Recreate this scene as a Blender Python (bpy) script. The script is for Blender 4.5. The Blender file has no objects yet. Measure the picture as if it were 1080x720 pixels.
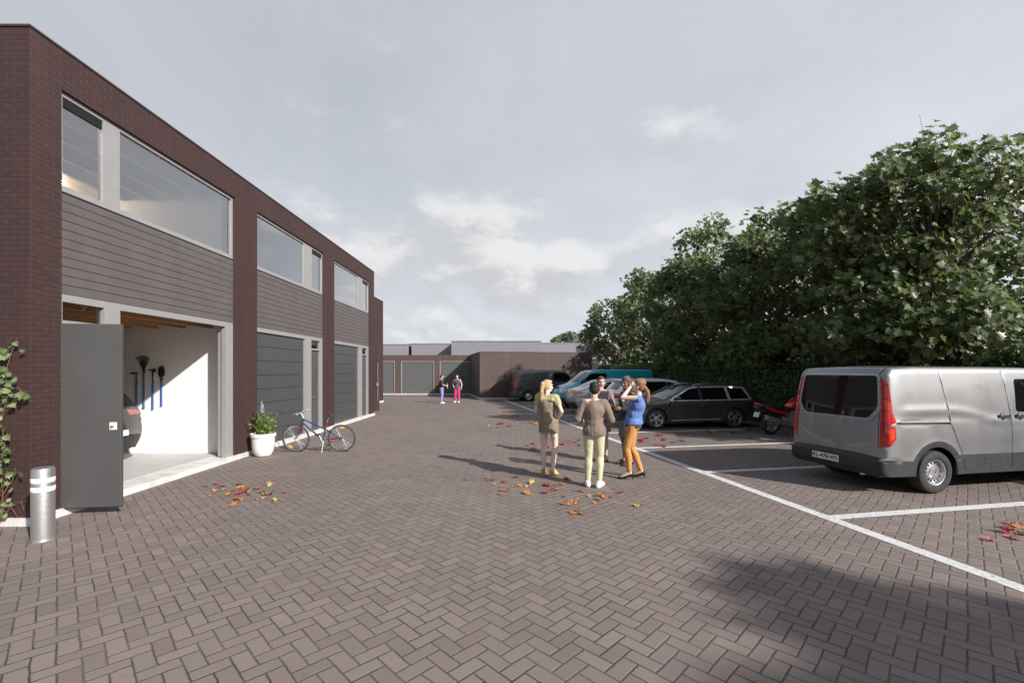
import bpy, bmesh, math, random
import numpy as np
from mathutils import Vector, Matrix, Euler, Quaternion
from mathutils.geometry import delaunay_2d_cdt
random.seed(7)
RNG = np.random.default_rng(11)
R = math.radians
SC = bpy.context.scene
COL = SC.collection
F_PX, HORIZ, CAM_H = 480.0, 391.0, 1.92

def gp(px, py, z=0.0):
    """ground point (or point at height z) seen at photo pixel px,py - used only to read positions off the photograph"""
    Y = F_PX * (CAM_H - z) / (py - HORIZ)
    return Vector(((px - 540.0) / F_PX * Y, Y, z))

# ------------------------------------------------------------------ objects
def tag(o, label=None, cat=None, group=None, kind=None):
    if label: o['label'] = label
    if cat: o['category'] = cat
    if group: o['group'] = group
    if kind: o['kind'] = kind
    return o

def empty(name, loc=(0, 0, 0), rz=0.0, label=None, cat=None, group=None):
    o = bpy.data.objects.new(name, None)
    o.empty_display_size = 0.2
    COL.objects.link(o)
    o.location = loc
    o.rotation_euler = (0, 0, rz)
    return tag(o, label, cat, group)

def link(name, me, parent=None, loc=None, rot=None):
    o = bpy.data.objects.new(name, me)
    COL.objects.link(o)
    if parent is not None: o.parent = parent
    if loc is not None: o.location = loc
    if rot is not None: o.rotation_euler = rot
    return o

class MB:
    """collects vertices and faces of ONE mesh"""
    def __init__(s):
        s.v = []; s.f = []; s.mi = []; s.cur = 0
    def add(s, vs, fs, M=None):
        b = len(s.v)
        if M is not None: vs = [M @ Vector(p) for p in vs]
        s.v.extend([tuple(p) for p in vs])
        for f in fs:
            s.f.append([i + b for i in f]); s.mi.append(s.cur)
        return s
    def from_bm(s, bm, M=None):
        bm.verts.index_update()
        s.add([v.co.copy() for v in bm.verts], [[v.index for v in f.verts] for f in bm.faces], M)
        bm.free()
        return s
    def box(s, x0, x1, y0, y1, z0, z1, bev=0.0, M=None, seg=2):
        if bev <= 0:
            vs = [(x, y, z) for x in (x0, x1) for y in (y0, y1) for z in (z0, z1)]
            return s.add(vs, [(0, 1, 3, 2), (4, 6, 7, 5), (0, 4, 5, 1), (2, 3, 7, 6), (0, 2, 6, 4), (1, 5, 7, 3)], M)
        bm = bmesh.new()
        bmesh.ops.create_cube(bm, size=1.0)
        for v in bm.verts:
            v.co = Vector(((x0 + x1) / 2 + v.co.x * (x1 - x0), (y0 + y1) / 2 + v.co.y * (y1 - y0), (z0 + z1) / 2 + v.co.z * (z1 - z0)))
        bmesh.ops.bevel(bm, geom=bm.edges[:], offset=bev, segments=seg, affect='EDGES', profile=0.5)
        return s.from_bm(bm, M)
    def tube(s, pts, rad, n=8, cap=True, M=None):
        pts = [Vector(p) for p in pts]
        if not hasattr(rad, '__len__'): rad = [rad] * len(pts)
        vs, fs = [], []
        t = (pts[1] - pts[0]).normalized()
        a = t.cross(Vector((0, 0, 1)))
        if a.length < 0.05: a = t.cross(Vector((1, 0, 0)))
        a.normalize()
        for i, p in enumerate(pts):
            if i == 0: t = pts[1] - pts[0]
            elif i == len(pts) - 1: t = pts[-1] - pts[-2]
            else: t = (pts[i + 1] - pts[i]).normalized() + (pts[i] - pts[i - 1]).normalized()
            t.normalize()
            a = (a - t * a.dot(t)).normalized()
            b = t.cross(a)
            for k in range(n):
                an = 2 * math.pi * k / n
                vs.append(p + (a * math.cos(an) + b * math.sin(an)) * rad[i])
        for i in range(len(pts) - 1):
            for k in range(n):
                k2 = (k + 1) % n
                fs.append((i * n + k, i * n + k2, (i + 1) * n + k2, (i + 1) * n + k))
        if cap:
            fs.append(tuple(reversed(range(n))))
            fs.append(tuple(range((len(pts) - 1) * n, len(pts) * n)))
        return s.add(vs, fs, M)
    def lathe(s, prof, n=32, M=None, closed=False, cap=True):
        """prof: (radius, height) revolved round local z"""
        vs, fs = [], []
        m = len(prof)
        for r, z in prof:
            for k in range(n):
                an = 2 * math.pi * k / n
                vs.append((r * math.cos(an), r * math.sin(an), z))
        for i in range(m if closed else m - 1):
            j = (i + 1) % m
            for k in range(n):
                k2 = (k + 1) % n
                fs.append((i * n + k, i * n + k2, j * n + k2, j * n + k))
        if not closed and cap:
            if prof[0][0] > 1e-5: fs.append(tuple(reversed(range(n))))
            if prof[-1][0] > 1e-5: fs.append(tuple(range((m - 1) * n, m * n)))
        return s.add(vs, fs, M)
    def ell(s, c, r, M=None, u=14, v=9, rot=None):
        bm = bmesh.new()
        bmesh.ops.create_uvsphere(bm, u_segments=u, v_segments=v, radius=1.0)
        T = Matrix.Translation(c) @ (rot.to_matrix().to_4x4() if rot is not None else Matrix()) @ Matrix.Diagonal((r[0], r[1], r[2], 1))
        for q in bm.verts: q.co = T @ q.co
        return s.from_bm(bm, M)
    def cone(s, p, q, r1, r2, n=12, M=None):
        """round-ended tapered limb"""
        p, q = Vector(p), Vector(q)
        s.tube([p, q], [r1, r2], n=n, M=M)
        s.ell(p, (r1,) * 3, M, 10, 7); s.ell(q, (r2,) * 3, M, 10, 7)
        return s
    def prism(s, poly, axis, a, b, M=None):
        """poly in the plane across axis, extruded from a to b"""
        def P(u, w, t): return {'x': (t, u, w), 'y': (u, t, w), 'z': (u, w, t)}[axis]
        n = len(poly)
        vs = [P(u, w, a) for u, w in poly] + [P(u, w, b) for u, w in poly]
        fs = [tuple(range(n)), tuple(reversed(range(n, 2 * n)))]
        fs += [(i, i + n, (i + 1) % n + n, (i + 1) % n) for i in range(n)]
        return s.add(vs, fs, M)
    def mesh(s, name, mats, smooth=None, merge=0.0, recalc=True):
        me = bpy.data.meshes.new(name)
        me.from_pydata(s.v, [], s.f)
        for m in (mats if isinstance(mats, (list, tuple)) else [mats]): me.materials.append(m)
        if any(s.mi): me.polygons.foreach_set('material_index', s.mi)
        if recalc or merge > 0:
            bm = bmesh.new(); bm.from_mesh(me)
            if merge > 0: bmesh.ops.remove_doubles(bm, verts=bm.verts, dist=merge)
            if recalc: bmesh.ops.recalc_face_normals(bm, faces=bm.faces)
            bm.to_mesh(me); bm.free()
        me.update()
        if smooth is not None:
            me.polygons.foreach_set('use_smooth', [True] * len(me.polygons))
            if smooth < 179: me.set_sharp_from_angle(angle=R(smooth))
        return me
    def build(s, name, mats, parent=None, smooth=None, merge=0.0, recalc=True, loc=None, rot=None):
        return link(name, s.mesh(name, mats, smooth, merge, recalc), parent, loc, rot)

def box_obj(name, mat, parent, *a, bev=0.0, **k):
    return MB().box(*a, bev=bev).build(name, mat, parent, **k)

def copy_tree(o, parent=None):
    c = o.copy(); COL.objects.link(c)
    if parent is not None: c.parent = parent
    for ch in o.children: copy_tree(ch, c)
    return c

# ------------------------------------------------------------------ materials
class NT:
    def __init__(s, tree):
        s.t = tree; s.n = tree.nodes; s.l = tree.links
    def node(s, typ, **kw):
        n = s.n.new(typ)
        for k, v in kw.items(): setattr(n, k, v)
        return n
    def put(s, sock, v):
        if isinstance(v, bpy.types.NodeSocket): s.l.new(v, sock)
        elif v is not None:
            if sock.type == 'RGBA' and len(v) == 3: v = (*v, 1)
            sock.default_value = v
    def m(s, op, a, b=None, c=None, clamp=False):
        n = s.node('ShaderNodeMath', operation=op, use_clamp=clamp)
        for i, v in enumerate((a, b, c)):
            if v is not None: s.put(n.inputs[i], v)
        return n.outputs[0]
    def vm(s, op, a, b=None, scale=None):
        n = s.node('ShaderNodeVectorMath', operation=op)
        s.put(n.inputs[0], a)
        if b is not None: s.put(n.inputs[1], b)
        if scale is not None: s.put(n.inputs['Scale'], scale)
        return n.outputs['Vector']
    def sep(s, v):
        n = s.node('ShaderNodeSeparateXYZ'); s.put(n.inputs[0], v); return n.outputs
    def com(s, x, y, z=0.0):
        n = s.node('ShaderNodeCombineXYZ')
        for i, v in enumerate((x, y, z)): s.put(n.inputs[i], v)
        return n.outputs[0]
    def noise(s, vec, scale, detail=3.0, rough=0.5, out='Fac', dist=0.0):
        n = s.node('ShaderNodeTexNoise')
        if vec is not None: s.put(n.inputs['Vector'], vec)
        n.inputs['Scale'].default_value = scale; n.inputs['Detail'].default_value = detail
        n.inputs['Roughness'].default_value = rough; n.inputs['Distortion'].default_value = dist
        return n.outputs[out]
    def mix(s, f, a, b, blend='MIX'):
        n = s.node('ShaderNodeMix', data_type='RGBA', blend_type=blend)
        s.put(n.inputs[0], f); s.put(n.inputs[6], a); s.put(n.inputs[7], b)
        return n.outputs[2]
    def ramp(s, f, stops, interp='LINEAR'):
        n = s.node('ShaderNodeValToRGB'); s.put(n.inputs[0], f)
        cr = n.color_ramp; cr.interpolation = interp
        while len(cr.elements) < len(stops): cr.elements.new(0.5)
        for e, (p, c) in zip(cr.elements, stops):
            e.position = p; e.color = (*c, 1) if hasattr(c, '__len__') else (c, c, c, 1)
        return n.outputs[0]
    def step(s, x, a, b):
        n = s.node('ShaderNodeMapRange', interpolation_type='SMOOTHSTEP')
        s.put(n.inputs[0], x); s.put(n.inputs[1], a); s.put(n.inputs[2], b)
        return n.outputs[0]
    def pos(s): return s.node('ShaderNodeNewGeometry').outputs['Position']
    def obj(s): return s.node('ShaderNodeTexCoord').outputs['Object']
    def bump(s, h, strength=0.3, dist=0.01):
        n = s.node('ShaderNodeBump'); s.put(n.inputs['Height'], h)
        n.inputs['Strength'].default_value = strength; n.inputs['Distance'].default_value = dist
        return n.outputs[0]

def new_mat(name):
    m = bpy.data.materials.new(name); m.use_nodes = True
    t = NT(m.node_tree)
    return m, t, m.node_tree.nodes['Principled BSDF']

MATS = {}
def mat(name, col, rough=0.6, metal=0.0, var=0.12, scale=6.0, bump=0.0, bscale=60.0, coat=0.0, spec=0.5, trans=0.0, emit=None, sheen=0.0):
    """principled surface whose colour wanders a little with a noise"""
    if name in MATS: return MATS[name]
    m, t, p = new_mat(name)
    o = t.obj()
    n = t.noise(o, scale, 4.0, 0.6)
    lo = tuple(c * (1 - var) for c in col); hi = tuple(min(1, c * (1 + var)) for c in col)
    c = t.ramp(n, [(0.3, lo), (0.7, hi)])
    t.put(p.inputs['Base Color'], c)
    r = t.ramp(t.noise(o, scale * 2.3, 3.0), [(0.3, max(0.02, rough * 0.85)), (0.7, min(1, rough * 1.12))])
    t.put(p.inputs['Roughness'], r)
    p.inputs['Metallic'].default_value = metal
    p.inputs['Coat Weight'].default_value = coat
    p.inputs['Coat Roughness'].default_value = 0.04
    p.inputs['Specular IOR Level'].default_value = spec
    if sheen: p.inputs['Sheen Weight'].default_value = sheen
    if bump: t.put(p.inputs['Normal'], t.bump(t.noise(o, bscale, 5.0, 0.6), bump, 0.01))
    if trans:
        tr = t.node('ShaderNodeBsdfTranslucent'); t.put(tr.inputs[0], c)
        mx = t.node('ShaderNodeMixShader'); mx.inputs[0].default_value = trans
        t.l.new(p.outputs[0], mx.inputs[1]); t.l.new(tr.outputs[0], mx.inputs[2])
        t.l.new(mx.outputs[0], t.n['Material Output'].inputs[0])
    MATS[name] = m
    return m

def brick_mat(name, c1, c2, mortar, bw=0.19, bh=0.0655, rot=0.0):
    m, t, p = new_mat(name)
    g = t.node('ShaderNodeNewGeometry')
    pos = t.sep(g.outputs['Position']); nr = t.sep(g.outputs['Normal'])
    cr, sr = math.cos(rot), math.sin(rot)
    px = t.m('ADD', t.m('MULTIPLY', pos[0], cr), t.m('MULTIPLY', pos[1], sr))
    py = t.m('SUBTRACT', t.m('MULTIPLY', pos[1], cr), t.m('MULTIPLY', pos[0], sr))
    ny = t.m('ABSOLUTE', t.m('SUBTRACT', t.m('MULTIPLY', nr[1], cr), t.m('MULTIPLY', nr[0], sr)))
    side = t.m('GREATER_THAN', ny, 0.6)
    u = t.m('ADD', t.m('MULTIPLY', px, side), t.m('MULTIPLY', t.m('ADD', py, 0.045), t.m('SUBTRACT', 1.0, side)))
    vec = t.com(u, pos[2], 0.0)
    b = t.node('ShaderNodeTexBrick')
    t.put(b.inputs['Vector'], vec)
    b.inputs['Scale'].default_value = 1.0
    b.inputs['Brick Width'].default_value = bw; b.inputs['Row Height'].default_value = bh
    b.inputs['Mortar Size'].default_value = 0.0055; b.inputs['Mortar Smooth'].default_value = 0.3
    b.inputs['Bias'].default_value = 0.0
    t.put(b.inputs['Color1'], c1); t.put(b.inputs['Color2'], c2); t.put(b.inputs['Mortar'], mortar)
    n1 = t.noise(vec, 0.7, 4.0); n2 = t.noise(g.outputs['Position'], 45.0, 4.0)
    col = t.mix(t.ramp(n1, [(0.3, 0.0), (0.75, 0.35)]), b.outputs['Color'], tuple(x * 0.7 for x in c1))
    col = t.mix(t.m('MULTIPLY', n2, 0.35), col, tuple(min(1, x * 1.7) for x in c2))
    # upright joints lightened in colour to paint in their lit edges
    fz = t.m('FRACT', t.m('DIVIDE', pos[2], bh))
    bed = t.m('LESS_THAN', t.m('MINIMUM', fz, t.m('SUBTRACT', 1.0, fz)), 0.075)
    head = t.m('MULTIPLY', b.outputs['Fac'], t.m('SUBTRACT', 1.0, bed))
    col = t.mix(t.m('MULTIPLY', head, 0.55), col, (c2[0] * 2.6, c2[1] * 3.1, c2[2] * 3.1))
    streak = t.noise(t.com(t.m('MULTIPLY', u, 2.2), t.m('MULTIPLY', pos[2], 0.22), 0.0), 1.0, 4.0)
    col = t.mix(t.ramp(streak, [(0.52, 0.0), (0.75, 0.30)]), col, tuple(x * 1.9 for x in c2))
    t.put(p.inputs['Base Color'], col)
    p.inputs['Roughness'].default_value = 0.78
    h = t.m('ADD', t.m('SUBTRACT', 1.0, b.outputs['Fac']), t.m('MULTIPLY', n2, 0.3))
    t.put(p.inputs['Normal'], t.bump(h, 0.55, 0.006))
    return m

def paver_mat():
    """herringbone clinker pavers laid at 45 degrees to the building line"""
    m, t, p = new_mat('herringbone clinker pavers')
    pos = t.pos()
    wob = t.node('ShaderNodeTexNoise'); t.put(wob.inputs['Vector'], pos)
    wob.inputs['Scale'].default_value = 14.0; wob.inputs['Detail'].default_value = 3.0
    w = t.vm('SCALE', t.vm('SUBTRACT', wob.outputs['Color'], (0.5, 0.5, 0.5)), scale=0.011)
    big = t.node('ShaderNodeTexNoise'); t.put(big.inputs['Vector'], pos); big.inputs['Scale'].default_value = 1.3
    w2 = t.vm('SCALE', t.vm('SUBTRACT', big.outputs['Color'], (0.5, 0.5, 0.5)), scale=0.035)
    xyz = t.sep(t.vm('ADD', t.vm('ADD', pos, w), w2))
    k = math.sqrt(0.5) / 0.117
    u = t.m('MULTIPLY', t.m('ADD', xyz[0], xyz[1]), k)
    v = t.m('MULTIPLY', t.m('SUBTRACT', xyz[1], xyz[0]), k)
    i = t.m('FLOOR', u); j = t.m('FLOOR', v)
    fu = t.m('SUBTRACT', u, i); fv = t.m('SUBTRACT', v, j)
    kk = t.m('FLOORED_MODULO', t.m('SUBTRACT', i, j), 4.0)
    hor = t.m('LESS_THAN', kk, 1.5)
    up = t.m('LESS_THAN', kk, 2.5)
    hx = t.m('ADD', fu, kk)
    dh = t.m('MINIMUM', t.m('MINIMUM', hx, t.m('SUBTRACT', 2.0, hx)), t.m('MINIMUM', fv, t.m('SUBTRACT', 1.0, fv)))
    vy = t.m('ADD', fv, up)
    dv = t.m('MINIMUM', t.m('MINIMUM', vy, t.m('SUBTRACT', 2.0, vy)), t.m('MINIMUM', fu, t.m('SUBTRACT', 1.0, fu)))
    ver = t.m('SUBTRACT', 1.0, hor)
    d = t.m('ADD', t.m('MULTIPLY', dh, hor), t.m('MULTIPLY', dv, ver))
    idx = t.m('SUBTRACT', i, t.m('MULTIPLY', hor, kk))
    idy = t.m('SUBTRACT', j, t.m('MULTIPLY', ver, up))
    wn = t.node('ShaderNodeTexWhiteNoise', noise_dimensions='3D')
    t.put(wn.inputs['Vector'], t.com(idx, idy, hor))
    rnd = wn.outputs['Value']
    wear = t.noise(pos, 9.0, 4.0, 0.6)
    joint = t.step(t.m('ADD', d, t.m('MULTIPLY', t.m('SUBTRACT', wear, 0.5), 0.05)), 0.022, 0.075)
    brick = t.ramp(rnd, [(0.0, (0.174, 0.138, 0.124)), (0.3, (0.194, 0.156, 0.141)), (0.7, (0.205, 0.166, 0.150)), (1.0, (0.224, 0.180, 0.160))])
    grain = t.noise(pos, 160.0, 4.0, 0.65)
    brick = t.mix(t.m('MULTIPLY', t.m('SUBTRACT', grain, 0.3), 0.55), brick, (0.10, 0.085, 0.08))
    stain = t.noise(pos, 0.45, 5.0, 0.6)
    brick = t.mix(t.ramp(stain, [(0.42, 0.0), (0.72, 0.38)]), brick, (0.115, 0.096, 0.090))
    oil = t.m('MULTIPLY', t.ramp(t.noise(pos, 0.9, 6.0, 0.68), [(0.60, 0.0), (0.70, 0.45)]), t.ramp(t.noise(pos, 0.16, 2.0), [(0.45, 0.0), (0.6, 1.0)]))
    brick = t.mix(oil, brick, (0.075, 0.064, 0.060))
    pale = t.ramp(t.noise(pos, 0.7, 6.0, 0.7), [(0.58, 0.0), (0.8, 0.35)])
    brick = t.mix(pale, brick, (0.30, 0.265, 0.245))
    spots = t.ramp(t.noise(pos, 5.0, 2.0), [(0.68, 0.0), (0.76, 0.25)])
    brick = t.mix(spots, brick, (0.09, 0.075, 0.07))
    sand = t.ramp(t.noise(pos, 2.0, 4.0), [(0.4, (0.050, 0.043, 0.039)), (0.66, (0.105, 0.090, 0.076))])
    t.put(p.inputs['Base Color'], t.mix(joint, sand, brick))
    t.put(p.inputs['Roughness'], t.ramp(grain, [(0.3, 0.72), (0.7, 0.9)]))
    p.inputs['Specular IOR Level'].default_value = 0.35
    edge = t.step(d, 0.0, 0.11)
    tilt = t.m('MULTIPLY', rnd, 0.15)
    h = t.m('ADD', t.m('ADD', edge, tilt), t.m('MULTIPLY', grain, 0.12))
    t.put(p.inputs['Normal'], t.bump(h, 0.5, 0.007))
    return m

def leaf_mat(name, stops, trans=0.3, rough=0.45):
    m, t, p = new_mat(name)
    g = t.node('ShaderNodeNewGeometry')
    c = t.ramp(g.outputs['Random Per Island'], stops)
    c = t.mix(t.m('MULTIPLY', t.noise(g.outputs['Position'], 1.1, 2.0), 0.5), c, tuple(x * 0.8 for x in stops[0][1]))
    t.put(p.inputs['Base Color'], c); p.inputs['Roughness'].default_value = rough
    p.inputs['Specular IOR Level'].default_value = 0.35
    tr = t.node('ShaderNodeBsdfTranslucent'); t.put(tr.inputs[0], t.mix(0.5, c, (0.16, 0.22, 0.03)))
    mx = t.node('ShaderNodeMixShader'); mx.inputs[0].default_value = trans
    t.l.new(p.outputs[0], mx.inputs[1]); t.l.new(tr.outputs[0], mx.inputs[2])
    t.l.new(mx.outputs[0], t.n['Material Output'].inputs[0])
    return m

def glass_mat(name, tint=(0.94, 0.96, 0.97), refl=1.0, thru=1.0, base=0.09):
    """thin window pane: mirror by fresnel, the rest passes through"""
    m, t, p = new_mat(name)
    t.n.remove(p)
    fr = t.node('ShaderNodeFresnel'); fr.inputs[0].default_value = 1.62
    f = t.m('ADD', t.m('MULTIPLY', fr.outputs[0], refl), base, clamp=True)
    gl = t.node('ShaderNodeBsdfGlossy'); gl.inputs['Roughness'].default_value = 0.01
    t.put(gl.inputs[0], (0.95, 0.96, 0.98))
    tr = t.node('ShaderNodeBsdfTransparent'); t.put(tr.inputs[0], tuple(c * thru for c in tint))
    n = t.noise(t.obj(), 1.4, 2.0)
    t.put(gl.inputs['Normal'], t.bump(n, 0.02, 0.02))
    mx = t.node('ShaderNodeMixShader'); t.put(mx.inputs[0], f)
    t.l.new(tr.outputs[0], mx.inputs[1]); t.l.new(gl.outputs[0], mx.inputs[2])
    t.l.new(mx.outputs[0], t.n['Material Output'].inputs[0])
    return m

def wood_mat(name, a, b, axis='y'):
    m, t, p = new_mat(name)
    o = t.sep(t.pos())
    s = (0.6, 14.0) if axis == 'y' else (14.0, 0.6)
    vec = t.com(t.m('MULTIPLY', o[0], s[1]), t.m('MULTIPLY', o[1], s[0]), t.m('MULTIPLY', o[2], 14.0))
    n = t.noise(vec, 1.6, 5.0, 0.6, dist=0.6)
    t.put(p.inputs['Base Color'], t.ramp(n, [(0.3, a), (0.7, b)]))
    p.inputs['Roughness'].default_value = 0.6
    return m

M_PAVER = paver_mat()
M_BRICK = brick_mat('aubergine brick', (0.028, 0.0122, 0.0116), (0.039, 0.0172, 0.0162), (0.013, 0.0075, 0.0075))
M_BRICK2 = brick_mat('brown brick', (0.062, 0.041, 0.037), (0.084, 0.056, 0.051), (0.060, 0.048, 0.044), rot=R(11))
M_BRICK3 = brick_mat('brown brick straight', (0.062, 0.040, 0.036), (0.085, 0.055, 0.050), (0.05, 0.039, 0.036))
M_WHITE = mat('white frame paint', (0.25, 0.247, 0.252), 0.45, var=0.04)
M_KERB = mat('pale concrete plinth', (0.55, 0.54, 0.525), 0.8, var=0.22, scale=5, bump=0.2)
M_CLAD = mat('grey cladding board', (0.095, 0.083, 0.084), 0.6, var=0.10, scale=2.5, bump=0.06, bscale=30)
M_GDOOR = mat('anthracite door metal', (0.058, 0.060, 0.063), 0.42, var=0.07, scale=3)
M_LEAFDOOR = mat('slate grey door paint', (0.068, 0.068, 0.069), 0.40, var=0.07, scale=2)
M_GLASS = glass_mat('window glass', refl=2.9, thru=1.0, base=0.11)
M_CLEAR = glass_mat('clear transom glass', refl=0.6, thru=1.0, base=0.02)
M_PLASTER = mat('white plaster', (0.78, 0.77, 0.75), 0.9, var=0.03, scale=1.5, bump=0.05)
M_FLOORC = mat('concrete floor', (0.42, 0.43, 0.42), 0.6, var=0.1, scale=2, bump=0.05)
M_WOOD = wood_mat('ceiling timber', (0.30, 0.16, 0.065), (0.52, 0.30, 0.13))
M_BEAM = wood_mat('pale ceiling beam', (0.30, 0.24, 0.19), (0.42, 0.35, 0.28))
M_ROOFM = mat('roof membrane', (0.12, 0.12, 0.125), 0.9)
M_STEEL = mat('brushed stainless steel', (0.58, 0.58, 0.59), 0.38, metal=0.9, var=0.08, scale=30)
M_BLACK = mat('black plastic', (0.018, 0.018, 0.019), 0.55, var=0.2)
M_DARK = mat('charcoal plastic', (0.045, 0.046, 0.05), 0.55, var=0.12, bump=0.08, bscale=200)
M_RUBBER = mat('tyre rubber', (0.028, 0.028, 0.029), 0.85, var=0.25, scale=12)
M_CHROME = mat('bright chrome', (0.75, 0.76, 0.78), 0.16, metal=1.0, var=0.03)
M_ALLOY = mat('silver alloy', (0.55, 0.55, 0.57), 0.30, metal=0.85, var=0.06)
M_CARGLASS = mat('tinted car glass', (0.006, 0.0065, 0.007), 0.03, var=0.1, spec=0.5)
M_RED_L = mat('red lamp plastic', (0.42, 0.012, 0.010), 0.12, var=0.35, scale=14, coat=0.6)
M_AMBER = mat('amber lens', (0.55, 0.13, 0.05), 0.15, var=0.2, coat=0.5)
M_LAMP = mat('clear headlamp lens', (0.55, 0.57, 0.6), 0.08, metal=0.6, var=0.25, scale=20)
def line_mat():
    m, t, p = new_mat('worn road marking paint')
    pos = t.pos()
    n = t.noise(pos, 9.0, 5.0, 0.6)
    t.put(p.inputs['Base Color'], t.ramp(n, [(0.3, (0.47, 0.47, 0.465)), (0.7, (0.62, 0.62, 0.615))]))
    p.inputs['Roughness'].default_value = 0.75
    gap = t.ramp(t.noise(pos, 26.0, 6.0, 0.7), [(0.54, 0.0), (0.64, 0.85)])
    patch = t.ramp(t.noise(pos, 1.6, 3.0), [(0.38, 0.15), (0.62, 1.0)])
    tr = t.node('ShaderNodeBsdfTransparent')
    mx = t.node('ShaderNodeMixShader'); t.put(mx.inputs[0], t.m('MULTIPLY', gap, patch))
    t.l.new(p.outputs[0], mx.inputs[1]); t.l.new(tr.outputs[0], mx.inputs[2])
    t.l.new(mx.outputs[0], t.n['Material Output'].inputs[0])
    return m
M_PAINTLINE = line_mat()
# ================================================================== ground and markings
TH = R(11.0)
BX = Vector((math.cos(TH), math.sin(TH), 0))       # direction of a parking bay
DX = Vector((-math.sin(TH), math.cos(TH), 0))      # direction of the long line
A0 = Vector((4.13, 5.95, 0))
PITCH = 2.73
def bay(t, s, z=0.0):
    p = A0 + DX * t + BX * s
    return Vector((p.x, p.y, z))

g = MB(); g.add([(-220, -120, 0), (220, -120, 0), (220, 320, 0), (-220, 320, 0)], [(0, 1, 2, 3)])
tag(g.build('ground', M_PAVER), 'brown herringbone brick paving of the yard', kind='structure')

def line_obj(p, q, w, z):
    d = (q - p).normalized(); n = Vector((-d.y, d.x, 0)) * w / 2
    k = max(2, int((q - p).length / 0.5)); vs = []; fs = []
    for i in range(k + 1):
        c = p.lerp(q, i / k)
        vs += [(*(c - n).xy, z), (*(c + n).xy, z)]
    for i in range(k): fs.append((2 * i, 2 * i + 2, 2 * i + 3, 2 * i + 1))
    o = MB().add(vs, fs).build('parking_line', M_PAINTLINE, recalc=False)
    tag(o, 'white painted parking line on the brick paving', kind='structure')
line_obj(bay(-7.5, 0), bay(24.6, 0), 0.17, 0.004)
for k in range(-2, 10):
    line_obj(bay(k * PITCH, 0.085), bay(k * PITCH, 5.1), 0.16, 0.004)

# ================================================================== the long brick workshop building
XF = -5.985
def wall_x(ys, zs, solid, x, thick):
    """connected wall in a plane of constant x with openings, extruded backwards"""
    bm = bmesh.new(); vt = {}
    def V(y, z):
        if (y, z) not in vt: vt[(y, z)] = bm.verts.new((x, y, z))
        return vt[(y, z)]
    for a, b in zip(ys, ys[1:]):
        for c, d in zip(zs, zs[1:]):
            if solid((a + b) / 2, (c + d) / 2): bm.faces.new((V(a, c), V(b, c), V(b, d), V(a, d)))
    r = bmesh.ops.extrude_face_region(bm, geom=bm.faces[:])
    for e in r['geom']:
        if isinstance(e, bmesh.types.BMVert): e.co.x -= thick
    return MB().from_bm(bm)

def based(root):
    inv = Matrix.Translation(-root.location)
    for ch in root.children: ch.matrix_parent_inverse = inv

WB = empty('workshop_building', (XF, 5.65, 0), 0, 'long two-storey aubergine brick workshop building with grey boarding and white frames along the yard', 'building')
Y0S = [6.05 + 4.64 * k for k in range(3)]
OPW = 3.78
YEND = 19.75; ZT = 6.19
ys = [5.65] + [v for y in Y0S for v in (y, y + OPW)] + [YEND]
def solid(y, z):
    return not (any(a < y < a + OPW for a in Y0S) and 0.1 < z < 5.66)
wall_x(ys, [0.1, 5.66, ZT], solid, XF, 0.28).build('brick_facade', M_BRICK, WB)
box_obj('end_wall', M_BRICK, WB, -13.5, XF - 0.28, 5.65, 5.93, 0.1, ZT)
box_obj('far_end_wall', M_BRICK, WB, -13.5, XF - 0.28, YEND - 0.28, YEND, 0.1, ZT)
box_obj('rear_wall', M_BRICK, WB, -13.5, -13.22, 5.93, YEND - 0.28, 0.1, ZT)
# plinth: one L-shaped kerb
pl = MB()
pl.prism([(-13.6, 5.62), (-5.95, 5.62), (-5.95, YEND + 0.03), (-6.35, YEND + 0.03), (-6.35, 5.95), (-13.6, 5.95)], 'z', -0.05, 0.1)
pl.build('plinth', M_KERB, WB)
box_obj('roof', M_ROOFM, WB, -13.22, XF - 0.28, 5.93, YEND - 0.28, 5.98, 6.06)
cp = MB()
cp.prism([(-13.52, 5.635), (XF + 0.015, 5.635), (XF + 0.015, YEND + 0.015), (XF - 0.29, YEND + 0.015), (XF - 0.29, 5.94), (-13.52, 5.94)], 'z', ZT, ZT + 0.025)
cp.build('coping', mat('brown metal coping', (0.055, 0.036, 0.034), 0.5, var=0.06), WB)
box_obj('ground_slab', M_FLOORC, WB, -13.22, -6.36, 5.93, YEND - 0.28, 0.0, 0.115)
box_obj('upper_floor', M_PLASTER, WB, -13.22, XF - 0.285, 5.93, YEND - 0.28, 2.995, 3.2)
box_obj('garage_ceiling', M_WOOD, WB, -13.2, XF - 0.285, 5.95, YEND - 0.3, 2.955, 2.99)
for k, yy in enumerate((10.03, 14.67)):
    box_obj('partition_wall', M_PLASTER, WB, -13.21, XF - 0.285, yy, yy + 0.16, 0.116, 2.95)
    box_obj('partition_wall', M_PLASTER, WB, -13.21, XF - 0.285, yy, yy + 0.16, 3.205, 5.97)
box_obj('inner_lining', M_PLASTER, WB, -13.21, XF - 0.285, 5.935, 5.955, 0.116, 2.95)
box_obj('inner_lining', M_PLASTER, WB, -13.21, XF - 0.285, 5.935, 5.955, 3.205, 5.97)
box_obj('inner_lining', M_PLASTER, WB, -10.6, -10.5, 5.96, 19.4, 3.205, 5.65)  # unseen wall added partway back to bounce light inside the upper rooms
box_obj('inner_lining', M_PLASTER, WB, -13.215, -13.19, 5.96, 19.4, 0.116, 2.95)
box_obj('upper_ceiling', M_PLASTER, WB, -13.2, XF - 0.285, 5.96, YEND - 0.3, 5.93, 5.975)
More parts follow.
